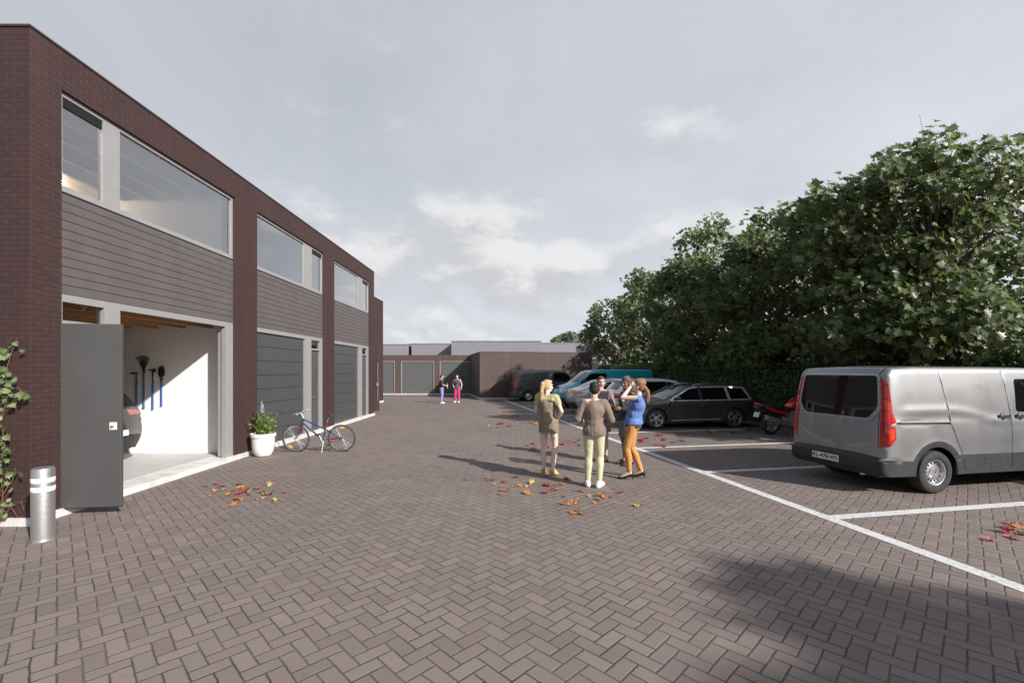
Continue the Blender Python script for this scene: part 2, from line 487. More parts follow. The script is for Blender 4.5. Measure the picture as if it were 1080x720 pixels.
for i in range(11):
    x = -6.75 - i * 0.6
    box_obj('ceiling_beam', M_BEAM, WB, x - 0.05, x + 0.05, 5.96, 10.02, 5.66, 5.925)
for i in range(11):
    x = -6.62 - i * 0.6
    box_obj('floor_joist', M_WOOD, WB, x - 0.04, x + 0.04, 5.96, 10.02, 2.85, 2.95)

def boarding(y0, y1, z0, z1, x):
    n = 11; h = (z1 - z0) / n; gr = 0.009
    prof = []
    for i in range(n):
        a = z0 + i * h
        prof += [(x, a + gr / 2), (x, a + h - gr / 2)]
        if i < n - 1: prof += [(x - 0.016, a + h - gr / 2), (x - 0.016, a + h + gr / 2)]
    prof = [(x - 0.07, z0)] + [(x, z0)] + prof[1:-1] + [(x, z1), (x - 0.07, z1)]
    return MB().prism(prof, 'y', y0, y1)

def sect_door(y0, y1, z0, z1, x, n=8):
    h = (z1 - z0) / n; gr = 0.02; prof = []
    for i in range(n):
        a = z0 + i * h
        prof += [(x, a + (gr / 2 if i else 0)), (x, a + h - (gr / 2 if i < n - 1 else 0))]
        if i < n - 1: prof += [(x - 0.014, a + h - gr / 2), (x - 0.014, a + h + gr / 2)]
    prof = [(x - 0.05, z0)] + prof + [(x - 0.05, z1)]
    return MB().prism(prof, 'y', y0, y1)

def frame_yz(xs, ys_, zs_, solid_):
    """white frame: connected bars in the facade plane with real depth"""
    return wall_x(ys_, zs_, solid_, xs[1], xs[1] - xs[0])

for k, y0 in enumerate(Y0S):
    y1 = y0 + OPW
    near = (k == 0)
    e = 0.003
    boarding(y0 + e, y1 - e, 2.955, 4.315, XF - 0.035).build('cladding_panel', M_CLAD, WB)
    # ---- upper window: wide light and narrow light either side of a broad post
    if near: m0, m1 = y0 + 0.66, y0 + 0.95
    else: m0, m1 = y1 - 1.30, y1 - 0.76
    zl, zh = 4.32, 5.655
    fw = 0.055
    yb = [y0 + e, y0 + fw, m0, m1, y1 - fw, y1 - e]; zb = [zl, zl + 0.085, zh - fw, zh]
    def fsol(y, z): return y < yb[1] or y > yb[4] or m0 < y < m1 or z < zb[1] or z > zb[2]
    win = frame_yz((XF - 0.12, XF - 0.045), yb, zb, fsol).build('window', M_WHITE, WB)
    nar = (yb[1], m0) if near else (m1, yb[4]); wid = (m1, yb[4]) if near else (yb[1], m0)
    zt_n = zb[2] - 0.12
    for (a, b), top in ((nar, zt_n), (wid, zb[2])):
        pane = MB().add([(XF - .082, a, zb[1]), (XF - .082, b, zb[1]), (XF - .082, b, top), (XF - .082, a, top)], [(0, 1, 2, 3)]).build('pane', M_GLASS, None, recalc=False)
        pane.parent = win
    vg = MB(); vg.box(XF - 0.10, XF - 0.06, nar[0] + 0.002, nar[1] - 0.002, zt_n, zb[2] - 0.002)
    for i in range(4): vg.box(XF - 0.0598, XF - 0.052, nar[0] + 0.01, nar[1] - 0.01, zt_n + 0.012 + i * 0.028, zt_n + 0.026 + i * 0.028)
    vg.build('vent_grille', M_BLACK, win)
    sil = box_obj('window_sill', M_WHITE, WB, XF - 0.11, XF - 0.012, y0 + e, y1 - e, 4.316, 4.3195)
    # ---- ground floor front
    zl, zh = 0.1005, 2.95
    tb = 2.60
    if near: m0, m1 = y0 + 0.68, y0 + 0.95; fj = 0.05; fj2 = 0.26
    else: m0, m1 = y1 - 1.22, y1 - 0.80; fj = 0.05; fj2 = 0.20
    yb = [y0 + e, y0 + fj, m0, m1, y1 - fj2, y1 - e]; zb = [zl, tb - 0.05, tb, zh - 0.10, zh]
    dr = (yb[1], m0) if near else (m1, yb[4])
    ga = (m1, yb[4]) if near else (yb[1], m0)
    def gsol(y, z):
        if y < yb[1] or y > yb[4] or m0 < y < m1 or z > zb[3]: return True
        return dr[0] < y < dr[1] and zb[1] < z < zb[2]
    gf = frame_yz((XF - 0.125, XF - 0.04), yb, zb, gsol).build('ground_floor_frame', M_WHITE, WB)
    MB().add([(XF - .1, dr[0], zb[2]), (XF - .1, dr[1], zb[2]), (XF - .1, dr[1], zb[3]), (XF - .1, dr[0], zb[3])], [(0, 1, 2, 3)]).build('transom_pane', M_CLEAR, gf, recalc=False)
    if near:
        # the overhead door is up under the ceiling; guide rails stand inside the jambs
        box_obj('door_guide', M_WHITE, WB, XF - 0.22, XF - 0.13, ga[1] + 0.03, ga[1] + 0.12, 0.117, 2.74)
        box_obj('door_guide', M_WHITE, WB, XF - 0.22, XF - 0.13, ga[0] - 0.12, ga[0] - 0.03, 0.117, 2.74)
        # open door leaf, hinged on the brick pier and swung out past a right angle
        M = Matrix.Translation((XF - 0.02, y0 + 0.035, 0)) @ Matrix.Rotation(R(7.5), 4, 'Z')
        W = 0.735
        dl = MB().box(0, W, -0.05, 0.0, 0.10, 2.55, bev=0.004, M=M).build('entrance_door', M_LEAFDOOR, WB)
        MB().box(W - 0.135, W - 0.045, -0.060, -0.0502, 1.13, 1.23, bev=0.004, M=M).build('lock_plate', mat('cream lock plate', (0.72, 0.68, 0.6), 0.4), dl)
        MB().box(W - 0.11, W - 0.07, -0.085, -0.0602, 1.165, 1.195, bev=0.006, M=M).build('door_knob', M_STEEL, dl)
        MB().box(0.002, W - 0.002, -0.046, -0.004, 0.088, 0.0995, M=M).build('door_seal', M_BLACK, dl)
    else:
        sect_door(ga[0] + .002, ga[1] - .002, zl + .002, zb[3] - .002, XF - 0.09).build('garage_door', M_GDOOR, WB)
        box_obj('entrance_door', M_LEAFDOOR, WB, XF - 0.13, XF - 0.085, dr[0] + .004, dr[1] - .004, zl + .003, zb[1] - .003, bev=0.003)
        h = MB(); hy = dr[0] + 0.09
        h.box(XF - 0.0845, XF - 0.078, hy - 0.025, hy + 0.025, 1.02, 1.22, bev=0.003)
        h.tube([(XF - 0.08, hy, 1.12), (XF - 0.03, hy, 1.12), (XF - 0.028, hy + 0.11, 1.12)], 0.009)
        h.build('door_handle', M_STEEL, WB)
based(WB)
for ch in WB.children:
    for c2 in ch.children: c2.matrix_parent_inverse = Matrix()

# ---- brown leaf standing open past the far corner
gt = empty('yard_gate', (-6.22, 21.35, 0), 0, 'narrow dark brown gate leaf with pale handle past the far corner of the workshop', 'gate')
ggm = mat('dark brown gate board', (0.055, 0.040, 0.038), 0.6)
MB().box(-0.30, 0.0, -0.03, 0.03, 0.06, 3.05, bev=0.01).build('gate_panel', ggm, gt)
gh = MB().tube([(-0.07, -0.05, 0.5), (-0.07, -0.055, 2.3)], 0.014).build('pull_bar', M_STEEL, gt)
box_obj('lock_box', M_WHITE, gt, -0.12, -0.03, -0.075, -0.0315, 1.2, 1.36, bev=0.006)

# ---- set-back brick block beyond
SB = empty('brick_block', (-8.0, 24, 0), 0, 'set-back windowless brick block seen just past the workshop end', 'building')
box_obj('brick_wall', M_BRICK, SB, -14.0, -8.0, 19.9, 28.25, 0.1, 6.2)
box_obj('plinth', M_KERB, SB, -14.03, -7.96, 19.86, 28.29, -0.05, 0.0995)
box_obj('coping', MATS['brown metal coping'], SB, -14.02, -7.98, 19.88, 28.27, 6.2, 6.225)
based(SB)

# ---- garage row at the back of the yard
GR = empty('garage_row', (-9, 36.9, 0), 0, 'low brown brick row of lock-up garages closing the far left of the yard', 'garage')
GY = 36.9
doors = [(-15.4, -12.71), (-12.19, -9.50), (-9.0, -6.31), (-5.86, -3.17)]
xs_ = [-17.0] + [v for d in doors for v in d] + [-2.9]
bm = bmesh.new(); vt = {}
def VV(x, z):
    if (x, z) not in vt: vt[(x, z)] = bm.verts.new((x, GY, z))
    return vt[(x, z)]
for a, b in zip(xs_, xs_[1:]):
    for c, d in zip([0.08, 2.72], [2.72, 3.2]):
        if c > 2 or not any(p < (a + b) / 2 < q for p, q in doors): bm.faces.new((VV(a, c), VV(b, c), VV(b, d), VV(a, d)))
r_ = bmesh.ops.extrude_face_region(bm, geom=bm.faces[:])
for e_ in r_['geom']:
    if isinstance(e_, bmesh.types.BMVert): e_.co.y += 0.25
MB().from_bm(bm).build('brick_wall', M_BRICK3, GR)
box_obj('plinth', M_KERB, GR, -17, -3.1, GY - 0.05, GY + 0.3, -0.05, 0.0795)
box_obj('roof', M_ROOFM, GR, -17, -3.1, GY + 0.255, GY + 6.5, 2.9, 3.1)
for a, b in doors:
    fr = MB()
    fr.add([(a, GY - .012, .08), (a + .07, GY - .012, .08), (a + .07, GY - .012, 2.65), (b - .07, GY - .012, 2.65), (b - .07, GY - .012, .08), (b, GY - .012, .08), (b, GY - .012, 2.718), (a, GY - .012, 2.718)] +
           [(a, GY + .1, .08), (a + .07, GY + .1, .08), (a + .07, GY + .1, 2.65), (b - .07, GY + .1, 2.65), (b - .07, GY + .1, .08), (b, GY + .1, .08), (b, GY + .1, 2.718), (a, GY + .1, 2.718)],
           [(0, 1, 2, 7), (2, 3, 6, 7), (3, 4, 5, 6), (15, 10, 9, 8), (15, 14, 11, 10), (14, 13, 12, 11)] + [(i, i + 8, (i + 1) % 8 + 8, (i + 1) % 8) for i in range(8)])
    f_ = fr.build('door_frame', M_WHITE, GR)
    n = 10; hh = (2.645 - 0.085) / n; prof = []
    for i in range(n):
        z = 0.085 + i * hh
        prof += [(GY + 0.05, z + .01), (GY + 0.05, z + hh - .01)]
        if i < n - 1: prof += [(GY + 0.062, z + hh - .01), (GY + 0.062, z + hh + .01)]
    prof = [(GY + 0.09, 0.085)] + prof + [(GY + 0.09, 2.645)]
    MB().prism([(y, z) for y, z in prof], 'x', a + .072, b - .072).build('garage_door', mat('grey lock-up door', (0.105, 0.108, 0.108), 0.5, var=0.06), GR)
based(GR)

# ---- brick block closing the parking bays (turned like the bays)
BL = empty('brick_wing', (-2.17, 30.7, 0), TH, 'low brown brick wing with blank front wall behind the black van', 'building')
box_obj('brick_wall', M_BRICK2, BL, 0, 8.0, 0, 7.2, 0.1, 3.2)
box_obj('plinth', M_KERB, BL, -0.03, 8.03, -0.04, 7.23, -0.05, 0.0995)
box_obj('roof_trim', MATS['brown metal coping'], BL, -0.015, 8.015, -0.015, 7.215, 3.2, 3.225)

# ---- pale halls behind
M_LAV = mat('lavender hall cladding', (0.205, 0.195, 0.225), 0.85, var=0.04, scale=0.4)
M_LAV2 = mat('pale lavender render', (0.40, 0.375, 0.42), 0.85, var=0.04, scale=0.5)
def hall(px0, px1, pytop, Y, dep, m, label, name='hall'):
    x0 = (px0 - 540) / 480 * Y; x1 = (px1 - 540) / 480 * Y; h = 1.92 + (391 - pytop) / 480 * Y
    o = empty(name, ((x0 + x1) / 2, Y, 0), 0, label, 'building', 'halls behind the yard')
    w = (x1 - x0) / 2
    box_obj('wall', m, o, -w, w, 0, dep, 0, h - 0.12)
    box_obj('roof_edge', m, o, -w - .03, w + .03, -.05, dep + .03, h - 0.119, h, bev=0.02)
hall(380, 429.5, 362.6, 58, 8, M_LAV, 'lavender flat hall leftmost behind the lock-up garages')
hall(434, 477, 361.9, 58.5, 9, M_LAV, 'lavender flat hall right of the dark gap behind the garages')
hall(430, 434.6, 362.5, 60.5, 3, mat('dark slot cladding', (0.05, 0.048, 0.056), 0.9), 'thin dark gap wall between two lavender halls behind the garages')
hall(476, 571, 359.2, 56, 10, M_LAV, 'widest and tallest lavender hall behind the brick wing')
hall(568, 640, 361.2, 62, 8, M_LAV, 'lavender flat hall below the distant green tree')
hall(623, 720, 361.3, 39.3, 9, M_LAV2, 'pale pinkish hall half hidden by the end of the tree row')

# ---- lit lamp under the ceiling of the near upper room
lm = empty('ceiling_lamp', (-8.9, 9.0, 5.64), 0, 'small lit globe lamp under the ceiling of the nearest upper room', 'lamp')
mg_, tg_, pg_ = new_mat('lit lamp globe')
pg_.inputs['Emission Color'].default_value = (1.0, 0.80, 0.58, 1); pg_.inputs['Emission Strength'].default_value = 150.0
MB().ell((0, 0, 0), (.065, .065, .06)).build('lamp_globe', mg_, lm, smooth=80)
MB().tube([(0, 0, .05), (0, 0, .288)], .008).lathe([(.04, .24), (.04, .285)], 16).build('lamp_stem', M_STEEL, lm)
# ================================================================== vehicles
def rounded(prof, step):
    """polyline of (x,z,fillet radius) -> evenly sampled rounded polyline"""
    pts = [Vector(p[:2]) for p in prof]
    out = [pts[0]]
    for i in range(1, len(pts) - 1):
        r = prof[i][2] if len(prof[i]) > 2 else 0.0
        p = pts[i]; a = (pts[i - 1] - p); b = (pts[i + 1] - p)
        la, lb = a.length, b.length
        a.normalize(); b.normalize()
        ang = a.angle(b, 0)
        if r <= 0 or ang > 3.1: out.append(p); continue
        d = min(r / math.tan(ang / 2), la * 0.48, lb * 0.48); rr = d * math.tan(ang / 2)
        p0 = p + a * d; p1 = p + b * d
        c = p + (a + b).normalized() * (rr / math.sin(ang / 2))
        a0 = math.atan2(*(p0 - c).yx); a1 = math.atan2(*(p1 - c).yx)
        da = (a1 - a0 + math.pi) % (2 * math.pi) - math.pi
        n = max(2, int(abs(da) / 0.14))
        for k in range(n + 1): out.append(c + Vector((math.cos(a0 + da * k / n), math.sin(a0 + da * k / n))) * rr)
    out.append(pts[-1])
    res = [out[0]]
    for p, q in zip(out, out[1:]):
        L = (q - p).length
        if L < 1e-5: continue
        n = max(1, int(round(L / step)))
        for k in range(1, n + 1): res.append(p.lerp(q, k / n))
    return np.array([(p.x, p.y) for p in res])

def pip(px, pz, poly):
    n = len(poly); c = np.zeros(len(px), bool); j = n - 1
    for i in range(n):
        xi, zi = poly[i]; xj, zj = poly[j]
        m = ((zi > pz) != (zj > pz))
        with np.errstate(divide='ignore', invalid='ignore'):
            c ^= m & (px < (xj - xi) * (pz - zi) / (zj - zi + 1e-12) + xi)
        j = i
    return c

def ribbon(pts, w):
    """thin closed polygon along a polyline"""
    P = [Vector(p) for p in pts]; L = []; Rr = []
    for i, p in enumerate(P):
        t = (P[min(i + 1, len(P) - 1)] - P[max(i - 1, 0)]).normalized(); n = Vector((-t.y, t.x)) * w / 2
        L.append(tuple(p + n)); Rr.append(tuple(p - n))
    return L + Rr[::-1]

def smooth_poly(pts, r, step=0.05):
    """closed polygon with rounded corners"""
    n = len(pts)
    a = [((pts[-1][0] + pts[0][0]) / 2, (pts[-1][1] + pts[0][1]) / 2, 0)] + [(*p[:2], p[2] if len(p) > 2 else r) for p in pts] + [((pts[-1][0] + pts[0][0]) / 2, (pts[-1][1] + pts[0][1]) / 2, 0)]
    return [tuple(p) for p in rounded(a, step)[:-1]]

def triangulate(outline, lines, inner):
    """CDT of an outline with extra constraint loops; returns points and triangles inside the outline"""
    vs = [Vector(p) for p in outline]; es = [(i, (i + 1) % len(outline)) for i in range(len(outline))]
    for ln in lines:
        b = len(vs); vs += [Vector(p) for p in ln]; es += [(b + i, b + (i + 1) % len(ln)) for i in range(len(ln))]
    vs += [Vector(p) for p in inner]
    o = delaunay_2d_cdt(vs, es, [], 0, 1e-5)
    P = np.array([tuple(p) for p in o[0]]); T = np.array([list(f) for f in o[2] if len(f) == 3])
    C = P[T].mean(axis=1)
    return P, T[pip(C[:, 0], C[:, 1], outline)], C[pip(C[:, 0], C[:, 1], outline)]

class Shell:
    """a car body: rounded side skins that curl into a strip running up the tail, over the roof and down the nose"""
    def __init__(s, prof, halfw, rad, crown, zb, arches, step=0.05):
        s.P = rounded(prof, step); s.step = step
        d = np.diff(s.P, axis=0); s.S = np.concatenate([[0], np.cumsum(np.hypot(d[:, 0], d[:, 1]))])
        t = np.gradient(s.P, axis=0); t /= np.linalg.norm(t, axis=1)[:, None]
        s.N = np.stack([-t[:, 1], t[:, 0]], 1)
        s.halfw, s.rad, s.crown, s.zb, s.arches = halfw, rad, crown, zb, arches
        s.W0 = float(np.max(halfw(s.P[:, 0], s.P[:, 1])))
        s.parts = {}
    def near(s, x, z):
        A, B = s.P[:-1], s.P[1:]; AB = B - A; L2 = (AB ** 2).sum(1) + 1e-12
        Q = np.stack([x, z], 1)[:, None, :]
        t = np.clip(((Q - A) * AB).sum(2) / L2, 0, 1)
        D = np.linalg.norm(A + AB * t[..., None] - Q, axis=2)
        k = D.argmin(1); i = np.arange(len(x))
        return D[i, k], s.S[k] + t[i, k] * np.sqrt(L2[k])
    def side_y(s, x, z):
        d, sp = s.near(x, z)
        r = s.rad(sp)
        u = np.clip(1 - d / r, 0, 1)
        return s.halfw(x, z) - r * (1 - np.sqrt(np.clip(1 - u * u, 0, 1)))
    def mb(s, key):
        return s.parts.setdefault(key, MB())
    def side(s, regions, offs, split=()):
        zb = s.zb; out = [tuple(p) for p in s.P]
        bottom = []
        x0, x1 = s.P[0][0], s.P[-1][0]
        def run(a, b, z):
            n = max(1, int(abs(b - a) / 0.08)); return [(a + (b - a) * k / n, z) for k in range(1, n + 1)]
        cur = x1
        for (xc, zc, ra) in sorted(s.arches, reverse=True):
            h = math.sqrt(ra * ra - (zb - zc) ** 2); a0 = math.atan2(zb - zc, h); a1 = math.pi - a0
            bottom += run(cur, xc + h, zb)
            n = 26
            bottom += [(xc + ra * math.cos(a0 + (a1 - a0) * k / n), zc + ra * math.sin(a0 + (a1 - a0) * k / n)) for k in range(1, n + 1)]
            cur = xc - h
        bottom += run(cur, x0, zb)[:-1]
        outline = out + bottom
        st = s.step
        gx = np.arange(s.P[:, 0].min(), s.P[:, 0].max(), st); gz = np.arange(zb, s.P[:, 1].max(), st)
        G = np.array([(a + (0.3 * st if (j % 2) else 0), b) for a in gx for j, b in enumerate(gz)])
        dd, sp = s.near(G[:, 0], G[:, 1])
        rr = s.rad(sp)
        inner = list(G[(dd > rr * 0.9) & pip(G[:, 0], G[:, 1], outline)])
        for f in (0.04, 0.14, 0.3, 0.5, 0.75):
            Q = s.P - s.N * (s.rad(s.S) * f)[:, None]
            dq, _ = s.near(Q[:, 0], Q[:, 1])
            ok = (dq > s.rad(s.S) * f * 0.93) & pip(Q[:, 0], Q[:, 1], outline)
            inner += list(Q[ok])
        lines = [ln for r in regions for ln in r[1]]
        P, T, C = triangulate(outline, lines, [tuple(p) for p in inner])
        key = np.array(['body'] * len(T), dtype=object)
        for r in reversed(regions):
            m = r[2](C[:, 0], C[:, 1]); key[m] = r[0]
        Y = s.side_y(P[:, 0], P[:, 1])
        for k in set(key):
            F = T[key == k]; ids = np.unique(F); mp = {i: n for n, i in enumerate(ids)}
            for sg in (1, -1):
                if k in split or k.startswith('seam') or k.startswith('tailglow'): mb = s.mb((k, sg))
                else: mb = s.mb((k, 0))
                o = offs.get(k.rstrip('0123456789') if k.startswith('seam') or k.startswith('tailglow') else k, 0.0)
                mb.add([(P[i, 0], sg * (Y[i] + o), P[i, 1]) for i in ids], [[mp[a] for a in (f if sg > 0 else f[::-1])] for f in F])
    def strip(s, regions, offs, split=()):
        """regions in (y nominal, s) space"""
        W = s.W0; S = s.S
        out = [(-W, a) for a in S] + [(W * (k / 12 * 2 - 1), S[-1]) for k in range(1, 12)] + [(W, a) for a in S[::-1]] + [(W * (1 - k / 12 * 2), S[0]) for k in range(1, 12)]
        inner = [(W * v, a) for v in np.linspace(-1, 1, 19)[1:-1] for a in S[1:-1]]
        lines = [ln for r in regions for ln in r[1]]
        P, T, C = triangulate(out, lines, inner)
        key = np.array(['body'] * len(T), dtype=object)
        for r in reversed(regions): key[r[2](C[:, 0], C[:, 1])] = r[0]
        sx = np.interp(P[:, 1], S, s.P[:, 0]); sz = np.interp(P[:, 1], S, s.P[:, 1])
        nx = np.interp(P[:, 1], S, s.N[:, 0]); nz = np.interp(P[:, 1], S, s.N[:, 1])
        v = np.clip(P[:, 0] / W, -1, 1)
        yb = s.halfw(sx, sz) - s.rad(P[:, 1])
        b = s.crown(P[:, 1]) * (1 - v * v)
        for k in set(key):
            F = T[key == k]; o = offs.get(k, 0.0)
            for sg in ((1, -1) if k in split else (0,)):
                Fk = F if sg == 0 else F[(P[F].mean(axis=1)[:, 0] * sg) > 0]
                if not len(Fk): continue
                ids = np.unique(Fk); mp = {i: n for n, i in enumerate(ids)}
                s.mb((k, sg)).add([(sx[i] + nx[i] * (b[i] + o), v[i] * yb[i], sz[i] + nz[i] * (b[i] + o)) for i in ids], [[mp[a] for a in f] for f in Fk])
    def s_at(s, z=None, x=None, front=False):
        """arc length where the profile passes height z (tail, or nose if front) or x along the roof"""
        if z is not None:
            k = np.where(s.P[:, 1] > z)[0]
            return s.S[k[-1]] if front else s.S[k[0]]
        k = np.abs(s.P[:, 0] - x) + (s.P[:, 1] < 0.6) * 9
        return s.S[k.argmin()]
    def pt(s, sa): return np.interp(sa, s.S, s.P[:, 0]), np.interp(sa, s.S, s.P[:, 1])

def poly_region(key, poly): return (key, [poly], lambda x, z, P=poly: pip(x, z, P))
def ring(c, r, n=40): return [(c[0] + r * math.cos(2 * math.pi * k / n), c[1] + r * math.sin(2 * math.pi * k / n)) for k in range(n)]

def smoothstep(x, a, b):
    t = np.clip((x - a) / (b - a), 0, 1); return t * t * (3 - 2 * t)

def make_wheel(root, x, y, r, w, kind, side):
    """a wheel with its axle along y; side = +1 outer face towards +y"""
    T = Matrix.Translation((x, y, r)) @ Matrix.Rotation(-side * math.pi / 2, 4, 'X')
    rr = r * (0.60 if kind == 'steel' else 0.70)
    ty = MB(); h = w / 2
    ty.lathe([(rr, -h * .8), (rr + .02, -h * .95), (r - .05, -h), (r - .018, -h * .86), (r - .002, -h * .55), (r, -h * .33), (r - .008, -h * .31), (r - .008, -h * .25), (r, -h * .23), (r, h * .23), (r - .008, h * .25), (r - .008, h * .31), (r, h * .33), (r - .002, h * .55), (r - .018, h * .86), (r - .05, h), (rr + .02, h * .95), (rr + .012, h * .9), (rr, h * .8)], 44, T, closed=True)
    t = ty.build('wheel', M_RUBBER, root, smooth=35)
    rim = MB()
    if kind == 'steel':
        rim.lathe([(rr, h * .84), (rr - .012, h * .80), (rr - .018, h * .6), (rr - .035, h * .34), (rr - .055, h * .42), (rr - .085, h * .52), (.09, h * .55), (.086, h * .70), (.05, h * .76), (0.0, h * .77)], 40, T, cap=False)
        rim.lathe([(rr, h * .8), (rr - .03, 0), (rr - .03, -h * .8)], 40, T, cap=False)
        hole = MB()
        for k in range(14):
            a = 2 * math.pi * k / 14
            hole.lathe([(0, 0), (.019, 0), (.019, .004), (0, .004)], 10, T @ Matrix.Translation(((rr - .062) * math.cos(a), (rr - .062) * math.sin(a), h * .46)) @ Matrix.Scale(1.25, 4, (math.cos(a), math.sin(a), 0)))
        o = rim.build('rim', M_ALLOY, t, smooth=35)
        hole.build('vent_holes', M_BLACK, t, smooth=35)
        mk = MB()
        for sx in (-1, 1): mk.prism([(sx * .004, -.012), (sx * .022, .014), (sx * .012, .014), (0, -.002)], 'z', h * .772, h * .785, T @ Matrix.Translation((0, .0, 0)))
        mk.build('hub_mark', M_DARK, t)
    else:
        rim.lathe([(rr, h * .8), (rr - .008, h * .86), (rr - .02, h * .8), (rr - .03, h * .3), (rr - .03, -h * .8)], 40, T, cap=False)
        n = 5
        for k in range(n):
            for da in (-.17, .17):
                a = 2 * math.pi * k / n + .3; b = a + da
                p0 = Vector((.05 * math.cos(a), .05 * math.sin(a), h * .62)); p1 = Vector(((rr - .015) * math.cos(b), (rr - .015) * math.sin(b), h * .74))
                q = (p1 - p0).normalized(); nn = Vector((-q.y, q.x, 0)).normalized()
                a0, a1 = .026, .017
                vs = [p0 + nn * a0, p0 - nn * a0, p1 - nn * a1, p1 + nn * a1]
                vs += [p - Vector((0, 0, .03)) for p in vs]
                rim.add(vs, [(0, 1, 2, 3), (7, 6, 5, 4), (0, 4, 5, 1), (1, 5, 6, 2), (2, 6, 7, 3), (3, 7, 4, 0)], T)
        rim.lathe([(.075, h * .35), (.07, h * .66), (.035, h * .74), (0, h * .75)], 24, T, cap=False)
        rim.build('rim', M_ALLOY, t, smooth=30)
        dk = MB(); dk.lathe([(rr - .03, h * .1), (0, h * .1)], 32, T, cap=False)
        dk.lathe([(.15, h * .14), (.15, h * .22), (.05, h * .22)], 32, T, cap=False)
        dk.build('brake_disc', mat('brake iron', (0.06, 0.06, 0.06), 0.5, metal=0.5), t, smooth=30)
    return t

PART_NAMES = {'body': 'body', 'glass': 'window', 'cladding': 'lower_cladding', 'tail': 'tail_light', 'head': 'headlight', 'seam': 'door_seam', 'black': 'dark_trim', 'chrome': 'chrome_trim', 'grille': 'grille', 'shield': 'windscreen', 'rearglass': 'rear_window', 'rail': 'door_rail', 'bumper': 'bumper', 'brake': 'brake_light', 'tailglow': 'tail_light_lens', 'glass1': 'window', 'glass2': 'window', 'glass3': 'window', 'visor': 'rear_panel_surround'}

def finish_shell(sh, root, mats):
    for (k, sg), mb in sh.parts.items():
        if k[-1].isdigit() and not k.startswith('glass'): k = k.rstrip('0123456789')
        mb.build(PART_NAMES.get(k, k), mats.get(k, M_BLACK), root, smooth=38, merge=0.0008 if k in ('body', 'bumper', 'cladding') else 0.0002, recalc=False)

def car_paint(name, col, rough=0.3, metal=0.0, flake=0.0):
    if name in MATS: return MATS[name]
    m, t, p = new_mat(name)
    o = t.obj()
    dust = t.noise(o, 2.2, 5.0, 0.6)
    c = t.mix(t.ramp(dust, [(0.4, 0.0), (0.8, 0.3)]), col, tuple(0.6 * x + 0.06 for x in col))
    z = t.sep(o)[2]
    dirt = t.m('MULTIPLY', t.step(z, 0.75, 0.25), t.ramp(t.noise(o, 7.0, 5.0), [(0.35, 0.0), (0.7, 0.7)]))
    c = t.mix(dirt, c, (0.12, 0.10, 0.085))
    t.put(p.inputs['Base Color'], c)
    p.inputs['Metallic'].default_value = metal
    t.put(p.inputs['Roughness'], t.ramp(dust, [(0.3, rough), (0.8, rough * 1.5)]))
    p.inputs['Coat Weight'].default_value = 0.8; p.inputs['Coat Roughness'].default_value = 0.06
    if flake:
        t.put(p.inputs['Normal'], t.bump(t.noise(o, 420.0, 2.0), flake, 0.002))
    MATS[name] = m
    return m

def plate_text(root, txt, M, w=0.52, h=0.11, m=None):
    """number plate with raised characters; M maps x right, y up, z out of the plate"""
    pb = MB().box(-w / 2, w / 2, -h / 2, h / 2, 0, 0.006, bev=0.003, M=M).build('number_plate', m or mat('white plate', (0.7, 0.7, 0.68), 0.4), root)
    cu = bpy.data.curves.new('plate_text', 'FONT'); cu.body = txt; cu.size = h * 0.92; cu.align_x = 'CENTER'; cu.align_y = 'CENTER'; cu.extrude = 0.0015; cu.offset = 0.0015
    ob = bpy.data.objects.new('tmp', cu); COL.objects.link(ob)
    dg = bpy.context.evaluated_depsgraph_get(); dg.update()
    me = bpy.data.meshes.new_from_object(ob.evaluated_get(dg))
    bpy.data.objects.remove(ob)
    me.transform(M @ Matrix.Translation((0, 0, 0.0085)))
    me.materials.clear(); me.materials.append(mat('plate lettering', (0.03, 0.03, 0.035), 0.6))
    link('plate_lettering', me, pb)
    return pb

